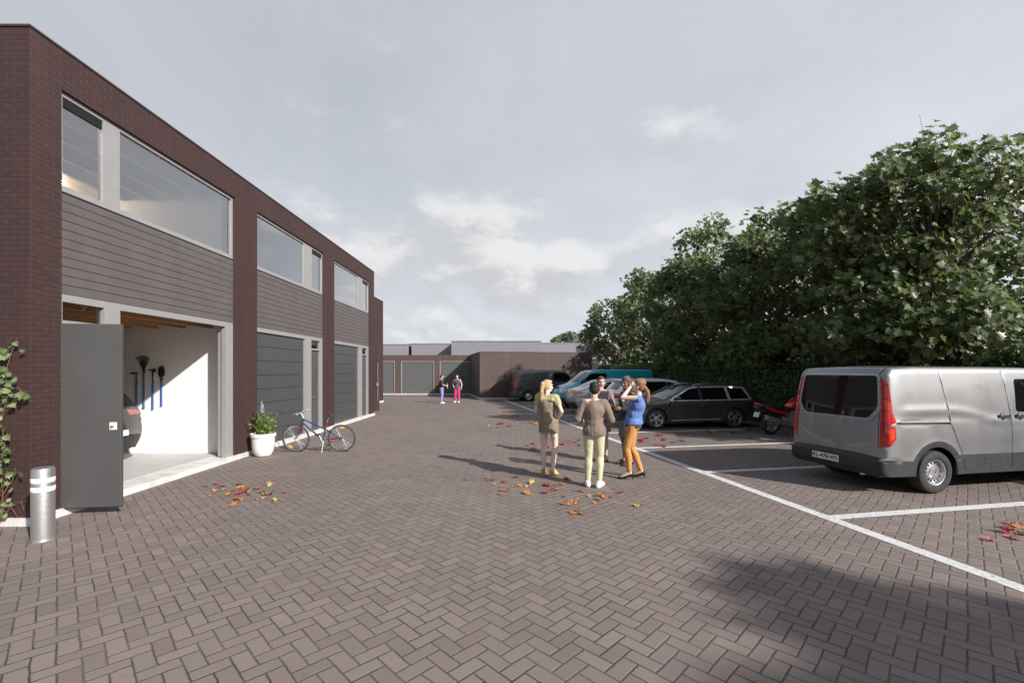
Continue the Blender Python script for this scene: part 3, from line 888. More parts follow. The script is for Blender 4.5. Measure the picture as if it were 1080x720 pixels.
# ---------------------------------------------------------------- panel van
def make_van(loc, rz, label, paint, clad, simple=False, plate=None, group=None):
    root = empty('panel_van', loc, rz, label, 'van', group)
    W = 0.93
    st = 0.045 if not simple else 0.08
    prof = [(0.03, 0.30), (0.0, 0.40, .05), (0.0, 0.53, .03), (0.055, 0.585, .02), (0.07, 0.98, .3), (0.165, 1.86, .05), (0.25, 1.965, .09), (0.7, 1.985, .5), (3.0, 1.975, 1.0), (3.42, 1.90, .5), (4.22, 1.22, .12), (4.72, 1.03, .35), (4.93, 0.80, .12), (4.99, 0.55, .05), (4.95, 0.28)]
    AR = [(0.985, 0.33, 0.405), (4.08, 0.33, 0.405)]
    def hw(x, z):
        w = W - 0.025 * smoothstep(z, 0.75, 0.35) * 0 - 0.012 * smoothstep(z, 1.11, 1.19) - 0.10 * np.clip((z - 1.1) / 0.9, 0, 1) ** 1.7
        w = w + 0.009 * np.exp(-((z - 0.92) / 0.18) ** 2)
        curve_z = 1.30 - 0.18 * smoothstep(x, 1.25, 2.4)           # pressed swage over the sliding door
        w = w + 0.016 * np.exp(-((z - curve_z) / 0.06) ** 2) * smoothstep(x, 0.25, 0.5) * (1 - smoothstep(x, 2.1, 2.5))
        w = w - 0.33 * np.clip((x - 3.9) / 1.1, 0, 1) ** 2.4 - 0.055 * np.clip((0.4 - x) / 0.4, 0, 1) ** 2
        bump = np.exp(-((np.hypot(x - 0.985, z - 0.33) - 0.47) / 0.05) ** 2) + np.exp(-((np.hypot(x - 4.08, z - 0.33) - 0.47) / 0.05) ** 2)
        return w + 0.011 * bump * (z > 0.2)
    def rad(s): return np.interp(s, [0, 0.35, 1.6, 1.75, 4.6, 5.0, 6.2, 6.8, 8], [.05, .06, .06, .07, .08, .07, .08, .10, .08])
    def crown(s): return np.interp(s, [0, 0.3, 1.4, 1.8, 4.6, 5.2, 6.0, 6.8, 7.6], [.05, .05, .03, .02, .025, .06, .10, .13, .10])
    sh = Shell(prof, hw, rad, crown, 0.30, AR, st)
    sn = sh.s_at
    # -------- side
    reg = []
    tail = [(0.0, 1.79), (0.13, 1.80), (0.175, 1.72), (0.18, 1.30), (0.215, 1.20), (0.225, 1.13), (0.14, 1.10), (0.14, 1.075), (0.21, 1.06), (0.215, 0.88), (0.13, 0.76), (0.0, 0.74)]
    for k_, (tx, tz, rx_, rz_) in enumerate([(.125, 1.62, .035, .10), (.135, 1.40, .035, .085), (.15, .955, .05, .085)]):
        reg.append(poly_region('tailglow%d' % k_, [(tx + rx_ * math.cos(q * .524), tz + rz_ * math.sin(q * .524)) for q in range(12)]))
    reg.append(poly_region('tail', tail))
    win = smooth_poly([(2.60, 1.26), (3.95, 1.20), (3.98, 1.28), (3.42, 1.78), (2.64, 1.79)], .06)
    reg.append(poly_region('glass', win))
    reg.append(poly_region('rail', ribbon([(0.23, 1.115), (1.24, 1.10)], 0.032)))
    seams = [[(1.14, 1.93), (1.20, 1.45), (1.25, 1.10), (1.40, 0.78), (1.49, 0.60)],
             [(2.42, 1.93), (2.46, 1.4), (2.49, 0.9), (2.50, 0.36)],
             [(1.52, 0.52), (1.53, 0.36)], [(3.72, 1.20), (3.70, .75), (3.62, 0.36)]]
    for i, sm in enumerate(seams): reg.append(poly_region('seam%d' % i, ribbon(sm, 0.011)))
    lamp = [(4.45, 1.05), (4.78, 0.98), (4.95, 0.86), (5.0, 0.78), (4.72, 0.80)]
    reg.append(poly_region('head', lamp))
    a0, a1 = ring((0.985, 0.33), 0.50), ring((4.08, 0.33), 0.50)
    zc = 0.53
    reg.append(('cladding', [a0, a1, [(-.2, zc), (1.6, zc + .005), (3.4, zc), (5.2, zc), (5.2, zc + .001), (-.2, zc + .001)], [(1.2, .60), (3.9, .60), (3.9, .601), (1.2, .601)]],
                lambda x, z: (z < zc) | ((z < .60) & (x > 1.2) & (x < 3.9)) | (np.hypot(x - .985, z - .33) < .5) | (np.hypot(x - 4.08, z - .33) < .5)))
    offs = {'glass': -.004, 'seam': -.006, 'rail': -.022, 'tail': .004, 'tailglow': .002, 'head': .002, 'cladding': .003, 'rearglass': -.003, 'visor': .006, 'shield': -.003, 'brake': .004}
    sh.side(reg, offs, split=('tail', 'rail', 'glass', 'head'))
    # -------- strip
    s_b = sn(z=0.55); st0, st1 = sn(z=0.72), sn(z=1.79)
    rw = smooth_poly([(-.66, sn(z=1.15), .2), (.66, sn(z=1.15), .2), (.81, sn(z=1.33), .12), (.80, sn(z=1.815), .05), (-.80, sn(z=1.815), .05), (-.81, sn(z=1.33), .12)], .08)
    E = sh.W0
    reg = [poly_region('tail', [(E * 1.01, st0), (E * .955, st0), (E * .955, st1), (E * 1.01, st1)]), poly_region('tail', [(-E * 1.01, st0), (-E * .955, st0), (-E * .955, st1), (-E * 1.01, st1)]),
           poly_region('brake', [(-.2, sn(z=1.135)), (.2, sn(z=1.135)), (.2, sn(z=1.158)), (-.2, sn(z=1.158))]),
           poly_region('rearglass', rw),
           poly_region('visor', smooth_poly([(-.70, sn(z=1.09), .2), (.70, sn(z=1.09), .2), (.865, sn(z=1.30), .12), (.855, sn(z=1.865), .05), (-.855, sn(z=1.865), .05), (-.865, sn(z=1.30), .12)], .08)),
           poly_region('seam', ribbon([(-.84, sn(z=.7)), (-.84, sn(x=.3)), (.84, sn(x=.3)), (.84, sn(z=.7))], .013)),
           ('cladding', [[(-2, s_b), (2, s_b), (2, s_b + .0005), (-2, s_b + .0005)]], lambda y, s_: s_ < s_b)]
    f0, f1 = sn(z=1.24, front=True), sn(x=3.45)
    if f0 < f1: f0, f1 = f1, f0
    ws = smooth_poly([(-.86, f1), (.86, f1), (.88, f0 - .02), (-.88, f0 - .02)], .08)
    reg.append(poly_region('shield', ws))
    g0, g1, g2 = sn(z=.98, front=True), sn(z=.84, front=True), sn(z=.6, front=True)
    reg.append(poly_region('grille', smooth_poly([(-.5, g0), (.5, g0), (.42, g1), (-.42, g1)], .03)))
    for sg in (1, -1): reg.append(poly_region('head', [(sg * .58, g0 - .1), (sg * 1.1, g0 - .1), (sg * 1.1, g1 + .03), (sg * .62, g1)]))
    reg.append(('cladding', [[(-2, g2), (2, g2), (2, g2 + .0005), (-2, g2 + .0005)]], lambda y, s_: s_ > g2))
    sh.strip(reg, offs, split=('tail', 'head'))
    finish_shell(sh, root, {'body': paint, 'glass': M_CARGLASS, 'rearglass': M_CARGLASS, 'shield': M_CARGLASS, 'cladding': clad, 'tail': M_RED_L, 'head': M_LAMP, 'grille': M_BLACK, 'seam': M_BLACK, 'rail': M_BLACK, 'brake': M_RED_L, 'visor': (mat('tailgate surround tinted as sky reflection', (0.30, 0.325, 0.37), 0.28, metal=0.5, coat=.6, var=.05) if plate else paint), 'tailglow': mat('orange red lens', (0.60, 0.040, 0.014), 0.12, var=0.35, scale=30, coat=0.6)})  # near van's surround: body paint lightened and blued as a painted sky reflection
    ub = MB(); ub.box(0.2, 4.8, -.66, .66, .24, .9)
    ub.box(.06, .6, -.8, .8, .27, .5); ub.box(1.45, 3.6, -.86, .86, .27, .5)
    ub.build('underbody', M_BLACK, root)
    for x in (.985, 4.08):
        for sg in (1, -1): make_wheel(root, x, sg * .819, .335, .215, 'steel', sg)
    # details on both sides
    for sg in (1, -1):
        for xh in (2.33, 2.70):
            h = MB(); y = sh.side_y(np.array([xh]), np.array([1.18]))[0]
            h.box(xh - .12, xh + .12, sg * y - .006, sg * y + .006 + (sg * .022), 1.16, 1.205, bev=.006)
            h.ell((xh - .03, sg * y, 1.18), (.06, .026, .06))
            h.build('door_handle', M_BLACK, root, smooth=50)
        mi = MB(); y = sh.side_y(np.array([3.78]), np.array([1.25]))[0]
        mi.box(3.70, 3.86, min(sg * (y + .05), sg * (y + .25)), max(sg * (y + .05), sg * (y + .25)), 1.20, 1.52, bev=.035)
        mi.tube([(3.8, sg * (y - .03), 1.22), (3.8, sg * (y + .1), 1.27)], .03)
        mi.build('side_mirror', M_BLACK, root, smooth=50)
    hb = MB(); hb.box(-.001 + .03, .075, -.09, .09, .775, .815, bev=.008); hb.build('tailgate_handle', M_BLACK, root)
    if plate:
        M = Matrix.Translation((-.012 + .052, 0.06, .665)) @ Euler((R(90), 0, R(-90))).to_matrix().to_4x4()
        M = Matrix.Translation((-.056, .06, .455)) @ Matrix(((0, 0, -1, 0), (-1, 0, 0, 0), (0, 1, 0, 0), (0, 0, 0, 1)))
        plate_text(root, plate, M)
        MB().tube([(.0, -.55, .29), (.18, -.55, .29)], .028, n=12).build('exhaust_pipe', M_STEEL, root, smooth=40)
    return root

# ---------------------------------------------------------------- passenger cars
def make_car(loc, rz, name, label, cat, paint, spec, group=None):
    root = empty(name, loc, rz, label, cat, group)
    S_ = spec; W = S_['W']; belt = S_['belt']
    x_r, x_f, rw = S_['axles'][0], S_['axles'][1], S_['rw']
    L = S_['L']; H = S_['H']
    def hw(x, z):
        w = W - .035 * smoothstep(z, .62, .25) - (S_['tumble'] * np.clip((z - belt) / (H - belt), 0, 1) ** 1.15)
        w = w + .014 * np.exp(-((z - (belt - .12)) / .05) ** 2) - .010 * np.exp(-((z - (belt - .27)) / .07) ** 2) + .008 * np.exp(-((z - .34) / .06) ** 2)
        w = w - .30 * np.clip((x - (L - .85)) / .85, 0, 1) ** 2.3 - .17 * np.clip((.65 - x) / .65, 0, 1) ** 2.2
        b = np.exp(-((np.hypot(x - x_r, z - rw) - rw - .06) / .05) ** 2) + np.exp(-((np.hypot(x - x_f, z - rw) - rw - .06) / .05) ** 2)
        return w + .014 * b
    Ssum = 0
    sh0 = rounded(S_['prof'], .06)
    def rad(s): return np.full_like(np.asarray(s, float), S_.get('rad', .07))
    tot = np.sum(np.hypot(*np.diff(sh0, axis=0).T))
    def crown(s): return np.interp(s, [0, .5, 1.2, tot * .35, tot * .6, tot * .8, tot * .92, tot], [.10, .10, .05, .03, .05, .05, .12, .14])
    sh = Shell(S_['prof'], hw, rad, crown, .24, [(x_r, rw, rw + .035), (x_f, rw, rw + .035)], S_.get('step', .06))
    sn = sh.s_at
    reg = []
    offs = {'glass1': -.004, 'glass2': -.004, 'glass3': -.004, 'shield': -.003, 'rearglass': -.003, 'seam': -.005, 'black': .001, 'chrome': .003, 'tail': .004, 'head': .002, 'cladding': .006, 'grille': -.004, 'brake': .003}
    for i, wpoly in enumerate(S_['windows']): reg.append(poly_region('glass%d' % (i + 1), smooth_poly(wpoly, .03)))
    for t_ in S_['tail']: reg.append(poly_region('tail', t_))
    reg.append(poly_region('head', S_['head']))
    for i, sm in enumerate(S_['seams']): reg.append(poly_region('seam%d' % i, ribbon(sm, .014)))
    if 'pillar' in S_: reg.append(poly_region('black', S_['pillar']))
    if 'chrome' in S_: reg.append(poly_region('chrome', smooth_poly(S_['chrome'], .04)))
    if 'rocker' in S_: reg.append(poly_region('chrome', ribbon(S_['rocker'], .028)))
    if S_.get('clad'):
        q = rw + .085; zc = S_['clad']
        reg.append(('cladding', [ring((x_r, rw), q), ring((x_f, rw), q), [(-.2, zc), (L + .2, zc), (L + .2, zc + .001), (-.2, zc + .001)]],
                    lambda x, z: (z < zc) | (np.hypot(x - x_r, z - rw) < q) | (np.hypot(x - x_f, z - rw) < q)))
    sh.side(reg, offs, split=('tail', 'head', 'glass1', 'glass2', 'glass3', 'black', 'chrome'))
    E = sh.W0; reg = []
    rg = S_['rearglass']; s0, s1 = rg
    reg.append(poly_region('rearglass', smooth_poly([(-.60, sn(x=s0) if s0 > .3 else sn(z=S_['rearz'])), (.60, sn(x=s0) if s0 > .3 else sn(z=S_['rearz'])), (.56, sn(x=s1)), (-.56, sn(x=s1))], .08)))
    for a, b, z0, z1 in S_['tail_strip']: reg.append(poly_region('tail', [(a, sn(z=z0)), (b, sn(z=z0)), (b, sn(z=z1)), (a, sn(z=z1))]))
    w0, w1 = S_['shield']
    reg.append(poly_region('shield', smooth_poly([(-.66, sn(x=w0)), (.66, sn(x=w0)), (.76, sn(x=w1)), (-.76, sn(x=w1))], .06)))
    z0 = S_['nose']
    for sg in (1, -1): reg.append(poly_region('head', [(sg * .52, sn(z=z0 + .06, front=True)), (sg * 1.1, sn(z=z0 + .08, front=True)), (sg * 1.1, sn(z=z0 - .06, front=True)), (sg * .56, sn(z=z0 - .06, front=True))]))
    reg.append(poly_region('grille', smooth_poly([(-.48, sn(z=z0 + .05, front=True)), (.48, sn(z=z0 + .05, front=True)), (.42, sn(z=z0 - .12, front=True)), (-.42, sn(z=z0 - .12, front=True))], .03)))
    sb = sn(z=S_.get('bump_z', .42)); sf = sn(z=.34, front=True)
    reg.append(('cladding', [[(-2, sb), (2, sb), (2, sb + .0005), (-2, sb + .0005)], [(-2, sf), (2, sf), (2, sf + .0005), (-2, sf + .0005)]], lambda y, s_: (s_ < sb) | (s_ > sf)))
    sh.strip(reg, offs, split=('tail', 'head'))
    finish_shell(sh, root, {'body': paint, 'glass1': M_CARGLASS, 'glass2': M_CARGLASS, 'glass3': M_CARGLASS, 'rearglass': M_CARGLASS, 'shield': M_CARGLASS, 'cladding': M_DARK if S_.get('clad') else M_BLACK, 'tail': S_.get('tailmat', M_RED_L), 'head': M_LAMP, 'grille': M_BLACK, 'seam': M_BLACK, 'chrome': mat('satin aluminium trim', (0.62, 0.62, 0.62), 0.35, metal=0.45), 'black': M_BLACK})
    MB().box(.25, L - .3, -W + .26, W - .26, .2, .72).box(x_r + .45, x_f - .45, -W + .1, W - .1, .22, .4).build('underbody', M_BLACK, root)
    for x in (x_r, x_f):
        for sg in (1, -1): make_wheel(root, x, sg * (W - .105), rw, .215, 'alloy', sg)
    for sg in (1, -1):
        for xh, zh in S_['handles']:
            y = sh.side_y(np.array([xh]), np.array([zh]))[0]
            MB().box(xh - .11, xh + .11, sg * y - .012, sg * y + .012 + sg * .014, zh - .014, zh + .014, bev=.006).build('door_handle', paint, root, smooth=50)
        xm, zm = S_['mirror']; y = sh.side_y(np.array([xm]), np.array([zm]))[0]
        mi = MB(); mi.ell((xm, sg * (y + .14), zm + .06), (.075, .11, .075)); mi.tube([(xm + .02, sg * (y - .03), zm), (xm, sg * (y + .08), zm + .03)], .02)
        mi.build('side_mirror', S_.get('mirmat', paint), root, smooth=60)
        if 'rails' in S_:
            a, b = S_['rails']; yy = W - S_['tumble'] - .06
            zs = [np.interp(x, sh.P[(sh.P[:, 1] > H * .8)][:, 0], sh.P[(sh.P[:, 1] > H * .8)][:, 1]) for x in (a, a + .12, (a + b) / 2, b - .12, b)]
            MB().tube([(a, sg * yy, zs[0] - .01), (a + .12, sg * yy, zs[1] + .035), ((a + b) / 2, sg * yy, zs[2] + .04), (b - .12, sg * yy, zs[3] + .035), (b, sg * yy, zs[4] - .01)], .014, n=8).build('roof_rail', M_CHROME if S_.get('railc') else M_BLACK, root, smooth=60)
    if S_.get('plate'):
        x, z = S_['plate'][:2]
        M = Matrix.Translation((x, 0, z)) @ Matrix(((0, 0, -1, 0), (-1, 0, 0, 0), (0, 1, 0, 0), (0, 0, 0, 1)))
        MB().box(-.26, .26, -.055, .055, 0, .008, bev=.003, M=M).build('number_plate', mat('white plate', (0.7, 0.7, 0.68), 0.4), root)
    if S_.get('spoiler'):
        x, z = S_['spoiler']
        MB().box(x - .03, x + .16, -.55, .55, z - .012, z + .016, bev=.01).build('roof_spoiler', paint, root)
    return root

ESTATE = dict(W=.916, L=4.77, H=1.455, belt=.92, tumble=.20, axles=(1.03, 3.82), rw=.335, rad=.06, step=.05,
    prof=[(.12, .26), (.03, .40, .06), (.0, .60, .06), (.05, .80, .06), (.09, .96, .06), (.40, 1.35, .05), (.34, 1.41, .02), (.75, 1.445, .4), (2.0, 1.455, 1.), (2.62, 1.395, .5), (3.55, .975, .15), (4.32, .83, .5), (4.66, .68, .12), (4.75, .55, .08), (4.72, .40, .05), (4.62, .24)],
    windows=[[(2.28, .955), (3.26, .955), (3.20, 1.02), (2.62, 1.315), (2.32, 1.352)], [(1.30, .965), (2.19, .957), (2.22, 1.358), (1.36, 1.362)], [(.50, .985), (1.20, .97), (1.27, 1.358), (.72, 1.338)]],
    pillar=[(2.18, .95), (2.29, .95), (2.33, 1.39), (2.21, 1.39)],
    chrome=[(.41, .945), (3.40, .915), (3.24, 1.06), (2.63, 1.358), (2.30, 1.398), (1.3, 1.402), (.66, 1.38)],
    rocker=[(1.55, .31), (3.30, .285)],
    tail=[[(-.1, .74), (.22, .76), (.42, .85), (.36, .93), (-.1, .93)]], tail_strip=[(.42, 1.1, .74, .92), (-1.1, -.42, .74, .92)], head=[(4.25, .80), (4.6, .72), (4.85, .65), (4.85, .56), (4.45, .64)],
    seams=[[(2.24, .95), (2.26, .6), (2.22, .28)], [(3.34, .93), (3.30, .6), (3.20, .28)], [(1.32, .95), (1.42, .72), (1.38, .45)]],
    rearglass=(.10, .37), rearz=1.0, shield=(2.70, 3.46), nose=.66, handles=[(2.40, .83), (1.45, .845)], mirror=(3.12, .97), rails=(.62, 2.45), railc=True, spoiler=(.36, 1.405))
SUV = dict(W=.92, L=4.6, H=1.62, belt=1.02, tumble=.19, axles=(.95, 3.70), rw=.36, rad=.075, step=.07, clad=.36,
    prof=[(.14, .3), (.03, .45, .08), (.0, .68, .1), (.06, .95, .1), (.14, 1.08, .05), (.52, 1.47, .05), (.42, 1.55, .03), (.9, 1.61, .4), (1.9, 1.62, 1.), (2.55, 1.54, .5), (3.35, 1.10, .2), (4.15, .96, .4), (4.48, .80, .15), (4.58, .60, .08), (4.5, .3)],
    windows=[[(2.15, 1.05), (3.08, 1.04), (3.0, 1.12), (2.48, 1.44), (2.18, 1.49)], [(1.18, 1.06), (2.06, 1.05), (2.09, 1.50), (1.22, 1.50)], [(.58, 1.09), (1.10, 1.07), (1.14, 1.49), (.80, 1.46)]],
    pillar=[(2.05, 1.045), (2.16, 1.045), (2.19, 1.49), (2.08, 1.49)],
    tail=[[(-.1, .84), (.3, .87), (.42, .95), (.3, 1.02), (-.1, 1.0)]], tail_strip=[(.36, 1.1, .84, 1.0), (-1.1, -.36, .84, 1.0)], head=[(4.1, .9), (4.45, .8), (4.7, .74), (4.7, .64), (4.25, .74)],
    seams=[[(2.1, 1.04), (2.12, .7), (2.08, .38)], [(3.15, 1.02), (3.1, .7), (3.05, .38)]],
    rearglass=(.2, .49), rearz=1.1, shield=(2.62, 3.28), nose=.76, handles=[(2.25, .92), (1.3, .94)], mirror=(2.95, 1.06), rails=(.7, 2.3), plate=(-.10, .62), bump_z=.5, spoiler=(.46, 1.545))
FAST = dict(W=.94, L=4.68, H=1.56, belt=.98, tumble=.22, axles=(.88, 3.86), rw=.36, rad=.085, step=.07, clad=.34,
    prof=[(.2, .3), (.06, .46, .08), (.0, .72, .12), (.03, .93, .1), (.12, 1.03, .04), (.55, 1.17, .3), (1.35, 1.50, .5), (2.1, 1.56, .8), (2.7, 1.50, .5), (3.75, 1.02, .3), (4.3, .88, .4), (4.6, .72, .15), (4.66, .5, .1), (4.55, .3)],
    windows=[[(2.2, 1.0), (3.2, 1.0), (3.1, 1.08), (2.55, 1.40), (2.24, 1.45)], [(1.2, 1.02), (2.1, 1.0), (2.14, 1.45), (1.5, 1.42)]],
    pillar=[(2.1, 1.0), (2.2, 1.0), (2.24, 1.45), (2.14, 1.45)],
    tail=[[(-.1, .88), (.25, .90), (.45, .95), (.3, .99), (-.1, .97)]], tail_strip=[(-1.1, 1.1, .885, .965)], tailmat=M_AMBER, head=[(4.1, .84), (4.5, .74), (4.75, .68), (4.75, .6), (4.3, .7)],
    seams=[[(2.15, 1.0), (2.17, .7), (2.1, .36)], [(3.2, .98), (3.15, .7), (3.05, .36)]],
    rearglass=(.5, 1.30), rearz=1.1, shield=(2.78, 3.66), nose=.68, handles=[(2.3, .88), (1.35, .9)], mirror=(3.0, 1.02), bump_z=.52)

P_GREY = car_paint('warm grey metallic paint', (0.235, 0.237, 0.245), 0.40, 0.62, flake=0.12)
P_BLACKV = car_paint('black van paint', (0.050, 0.050, 0.053), 0.28, 0.3)
P_BLUE = car_paint('turquoise paint', (0.02, 0.40, 0.52), 0.28, 0.0)
P_GRAPH = car_paint('graphite metallic paint', (0.045, 0.045, 0.047), 0.34, 0.35)
P_WHITEC = car_paint('white car paint', (0.68, 0.68, 0.69), 0.28)
P_SILV = car_paint('silver car paint', (0.50, 0.52, 0.55), 0.30, 0.45)
P_GAR = car_paint('deep black car paint', (0.006, 0.006, 0.0065), 0.25)
CLAD_G = mat('grey bumper plastic', (0.022, 0.022, 0.024), 0.60, var=0.15, bump=0.05, bscale=250)

# near grey van: rear wheel touches the ground at photo pixel (988,521)
wl = gp(988, 521); 
def place(px_pt, local, rz):
    """root location so that the local ground point lands on a world ground point"""
    c, s_ = math.cos(rz), math.sin(rz)
    return (px_pt.x - (local[0] * c - local[1] * s_), px_pt.y - (local[0] * s_ + local[1] * c), 0)
make_van(place(wl, (.985, -.925), TH), TH, 'warm grey panel van with its tall dark rear window, standing nearest in the parking bays', P_GREY, CLAD_G, plate='KL-478-WS')
make_van(place(gp(557.7, 423.2), (.985, -.95), TH), TH, 'black panel van parked at the far end against the brick wing', P_BLACKV, M_DARK, simple=True)
# turquoise van stands nose out
n_ = gp(583, 428.0)
make_van((Vector((2.25, 24.15, 0)) + BX * 5.44)[:], TH + math.pi, 'turquoise panel van parked nose out beside the silver car', P_BLUE, M_BLACK, simple=True).scale = (1.09, 1, 1)
wf = gp(692.5, 452.6)
make_car(place(wf, (3.82, .90), TH + math.pi - R(3.4)), TH + math.pi - R(3.4), 'estate_car', 'dark graphite estate car with chrome window line parked before the hedge', 'car', P_GRAPH, dict(ESTATE, mirmat=P_GRAPH))
make_car((bay(4.5 * PITCH, 2.15))[:], TH, 'white_car', 'white high-riding car with red tail lights, next beyond the dark estate', 'car', P_WHITEC, SUV)
make_car((bay(5.45 * PITCH, 1.35))[:], TH, 'silver_car', 'silver fastback car with a thin full-width rear light before the turquoise van', 'car', P_SILV, FAST)
GCAR = dict(SUV, clad=None, tailmat=mat('dull pink lamp plastic', (0.30, 0.13, 0.13), 0.25), tail=[[(-.1, .90), (.3, .92), (.42, .97), (.3, 1.02), (-.1, 1.0)]], tail_strip=[(.5, 1.1, .89, 1.0), (-1.1, -.5, .89, 1.0)])
make_car((-7.5, 8.52, .116), math.pi, 'garage_car', 'black car standing inside the open workshop behind the grey door', 'car', P_GAR, GCAR)
# ================================================================== vegetation
LEAF_GREEN = leaf_mat('plane tree leaf', [(0.0, (0.072, 0.096, 0.042)), (0.45, (0.118, 0.155, 0.062)), (0.8, (0.170, 0.208, 0.092)), (1.0, (0.240, 0.265, 0.140))], 0.42, 0.38)
LEAF_HEDGE = leaf_mat('hedge leaf', [(0.0, (0.032, 0.060, 0.024)), (0.5, (0.052, 0.095, 0.032)), (0.9, (0.085, 0.145, 0.042)), (1.0, (0.13, 0.19, 0.06))], 0.25, 0.38)
LEAF_FAR = leaf_mat('distant tree leaf', [(0.0, (0.075, 0.105, 0.070)), (0.6, (0.11, 0.15, 0.09)), (1.0, (0.15, 0.19, 0.11))], 0.2, 0.6)
M_BARK = mat('grey brown bark', (0.10, 0.080, 0.062), 0.9, var=0.4, scale=14, bump=0.5, bscale=40)

def leaf_shape(lobed=True):
    """half outlines of a five-lobed leaf (x along the midrib), folded along the midrib"""
    if lobed:
        return [(0, 0), (.10, .16), (.02, .46), (.26, .30), (.38, .66), (.52, .30), (.74, .34), (.70, .16), (1.0, 0)]
    return [(0, 0), (.25, .20), (.55, .26), (.82, .14), (1.0, 0)]

def leaf_cloud(name, mat_, parent, pos, nrm, size, lobed=True, fold=.25, droop=.3, twist=1.0, rng=RNG):
    """one foliage mesh made of many single folded leaves"""
    half = np.array(leaf_shape(lobed)); k = len(half); n = len(pos)
    nrm = nrm / np.linalg.norm(nrm, axis=1)[:, None]
    ref = rng.normal(size=(n, 3)) * twist + np.array([0, 0, -droop])
    ax = ref - nrm * (ref * nrm).sum(1)[:, None]; ax /= np.linalg.norm(ax, axis=1)[:, None] + 1e-9
    bx = np.cross(nrm, ax)
    V = np.zeros((n, 2 * k - 2, 3))
    def place_(u, v, sgn):
        h = fold * abs(v) - droop * 0.35 * u * u
        return pos + size[:, None] * (ax * (u - .5) + bx * v * sgn + nrm * h)
    for i, (u, v) in enumerate(half): V[:, i] = place_(u, v, 1)
    for j, i in enumerate(range(1, k - 1)): V[:, k + j] = place_(half[i][0], half[i][1], -1)
    f1 = np.arange(k); f2 = np.concatenate([[0], np.arange(k, 2 * k - 2), [k - 1]])[::-1]
    nv = 2 * k - 2
    base = (np.arange(n) * nv)[:, None]
    loops = np.stack([base + f1, base + f2], 1).reshape(-1)
    me = bpy.data.meshes.new(name)
    me.vertices.add(n * nv); me.vertices.foreach_set('co', V.reshape(-1))
    me.loops.add(len(loops)); me.loops.foreach_set('vertex_index', loops.astype(np.int32))
    me.polygons.add(2 * n)
    me.polygons.foreach_set('loop_start', (np.arange(2 * n) * k).astype(np.int32))
    me.materials.append(mat_)
    me.update(calc_edges=True); me.validate()
    return link(name, me, parent)

def make_tree(loc, H, rx, ry, zc, rz_, seed, label, nclump=150, per=46, lsize=(.20, .34), name='plane_tree', lm=None, group='trees behind the hedge', trunk=True, cr=.62, open_side=.35):
    rng = np.random.default_rng(seed)
    root = empty(name, loc, 0, label, 'tree', group)
    # clump centres: uneven shell of an ellipsoid
    d = rng.normal(size=(nclump, 3)); d /= np.linalg.norm(d, axis=1)[:, None]
    lump = 1 + .16 * np.sin(d[:, 0] * 4 + seed) * np.cos(d[:, 1] * 5 - seed) + .12 * np.sin(d[:, 2] * 7 + seed * 2)
    rad = (rng.uniform(.18, 1.0, nclump) ** .42) * lump
    C = d * rad[:, None] * np.array([rx, ry, rz_]) + np.array([0, 0, zc])
    C = C[C[:, 2] > zc - rz_ * .92]
    sunny = (C[:, 0] / rx * .76 - C[:, 1] / ry * .65 + (C[:, 2] - zc) / rz_ * .25) > .30
    C = C[~sunny | (rng.uniform(size=len(C)) < open_side)]
    tr = MB()
    top = Vector((rng.normal() * .15, rng.normal() * .15, zc + rz_ * .35))
    path = [Vector((0, 0, -.1)), Vector((.03, .02, zc * .25)), Vector((rng.normal() * .08, rng.normal() * .08, zc * .6)), top]
    tr.tube(path, [H * .026, H * .021, H * .016, H * .005], n=10)
    t_o = tr.build('trunk', M_BARK, root, smooth=60)
    lb = MB()
    for c in C[::2]:
        c = Vector(c); f = min(.95, max(.2, (c.z - zc * .35) / (top.z)))
        s = path[1].lerp(top, f * .8)
        mid = s.lerp(c, .5) + Vector(rng.normal(size=3) * .18) + Vector((0, 0, -.12))
        L = (c - s).length
        lb.tube([s, mid, mid.lerp(c, .85)], [.014 + .013 * L, .010 + .006 * L, .005], n=5, cap=False)
        for _ in range(3):
            e = c + Vector(rng.normal(size=3)) * .28
            lb.tube([mid.lerp(c, .7), e], [.008, .003], n=4, cap=False)
    lb.build('limbs', M_BARK, t_o, smooth=60)
    pos = []; nr = []
    for c in C:
        n = int(per * rng.uniform(.6, 1.35)); r = cr * rng.uniform(.7, 1.25)
        q = rng.normal(size=(n, 3)); q /= np.linalg.norm(q, axis=1)[:, None]
        p = q * (rng.uniform(.15, 1, n) ** .5)[:, None] * r * np.array([1.05, 1.05, .72])
        pos.append(p + c)
        out = (c - np.array([0, 0, zc - 1.0])); out /= np.linalg.norm(out) + 1e-6
        nr.append(q * .30 + rng.normal(size=(n, 3)) * .42 + np.array([.05, -.75, .55]))
    pos = np.concatenate(pos); nr = np.concatenate(nr)
    size = rng.uniform(lsize[0], lsize[1], len(pos))
    leaf_cloud('crown', lm or LEAF_GREEN, root, pos, nr, size, True, .22, .35, 1.0, rng)
    return root

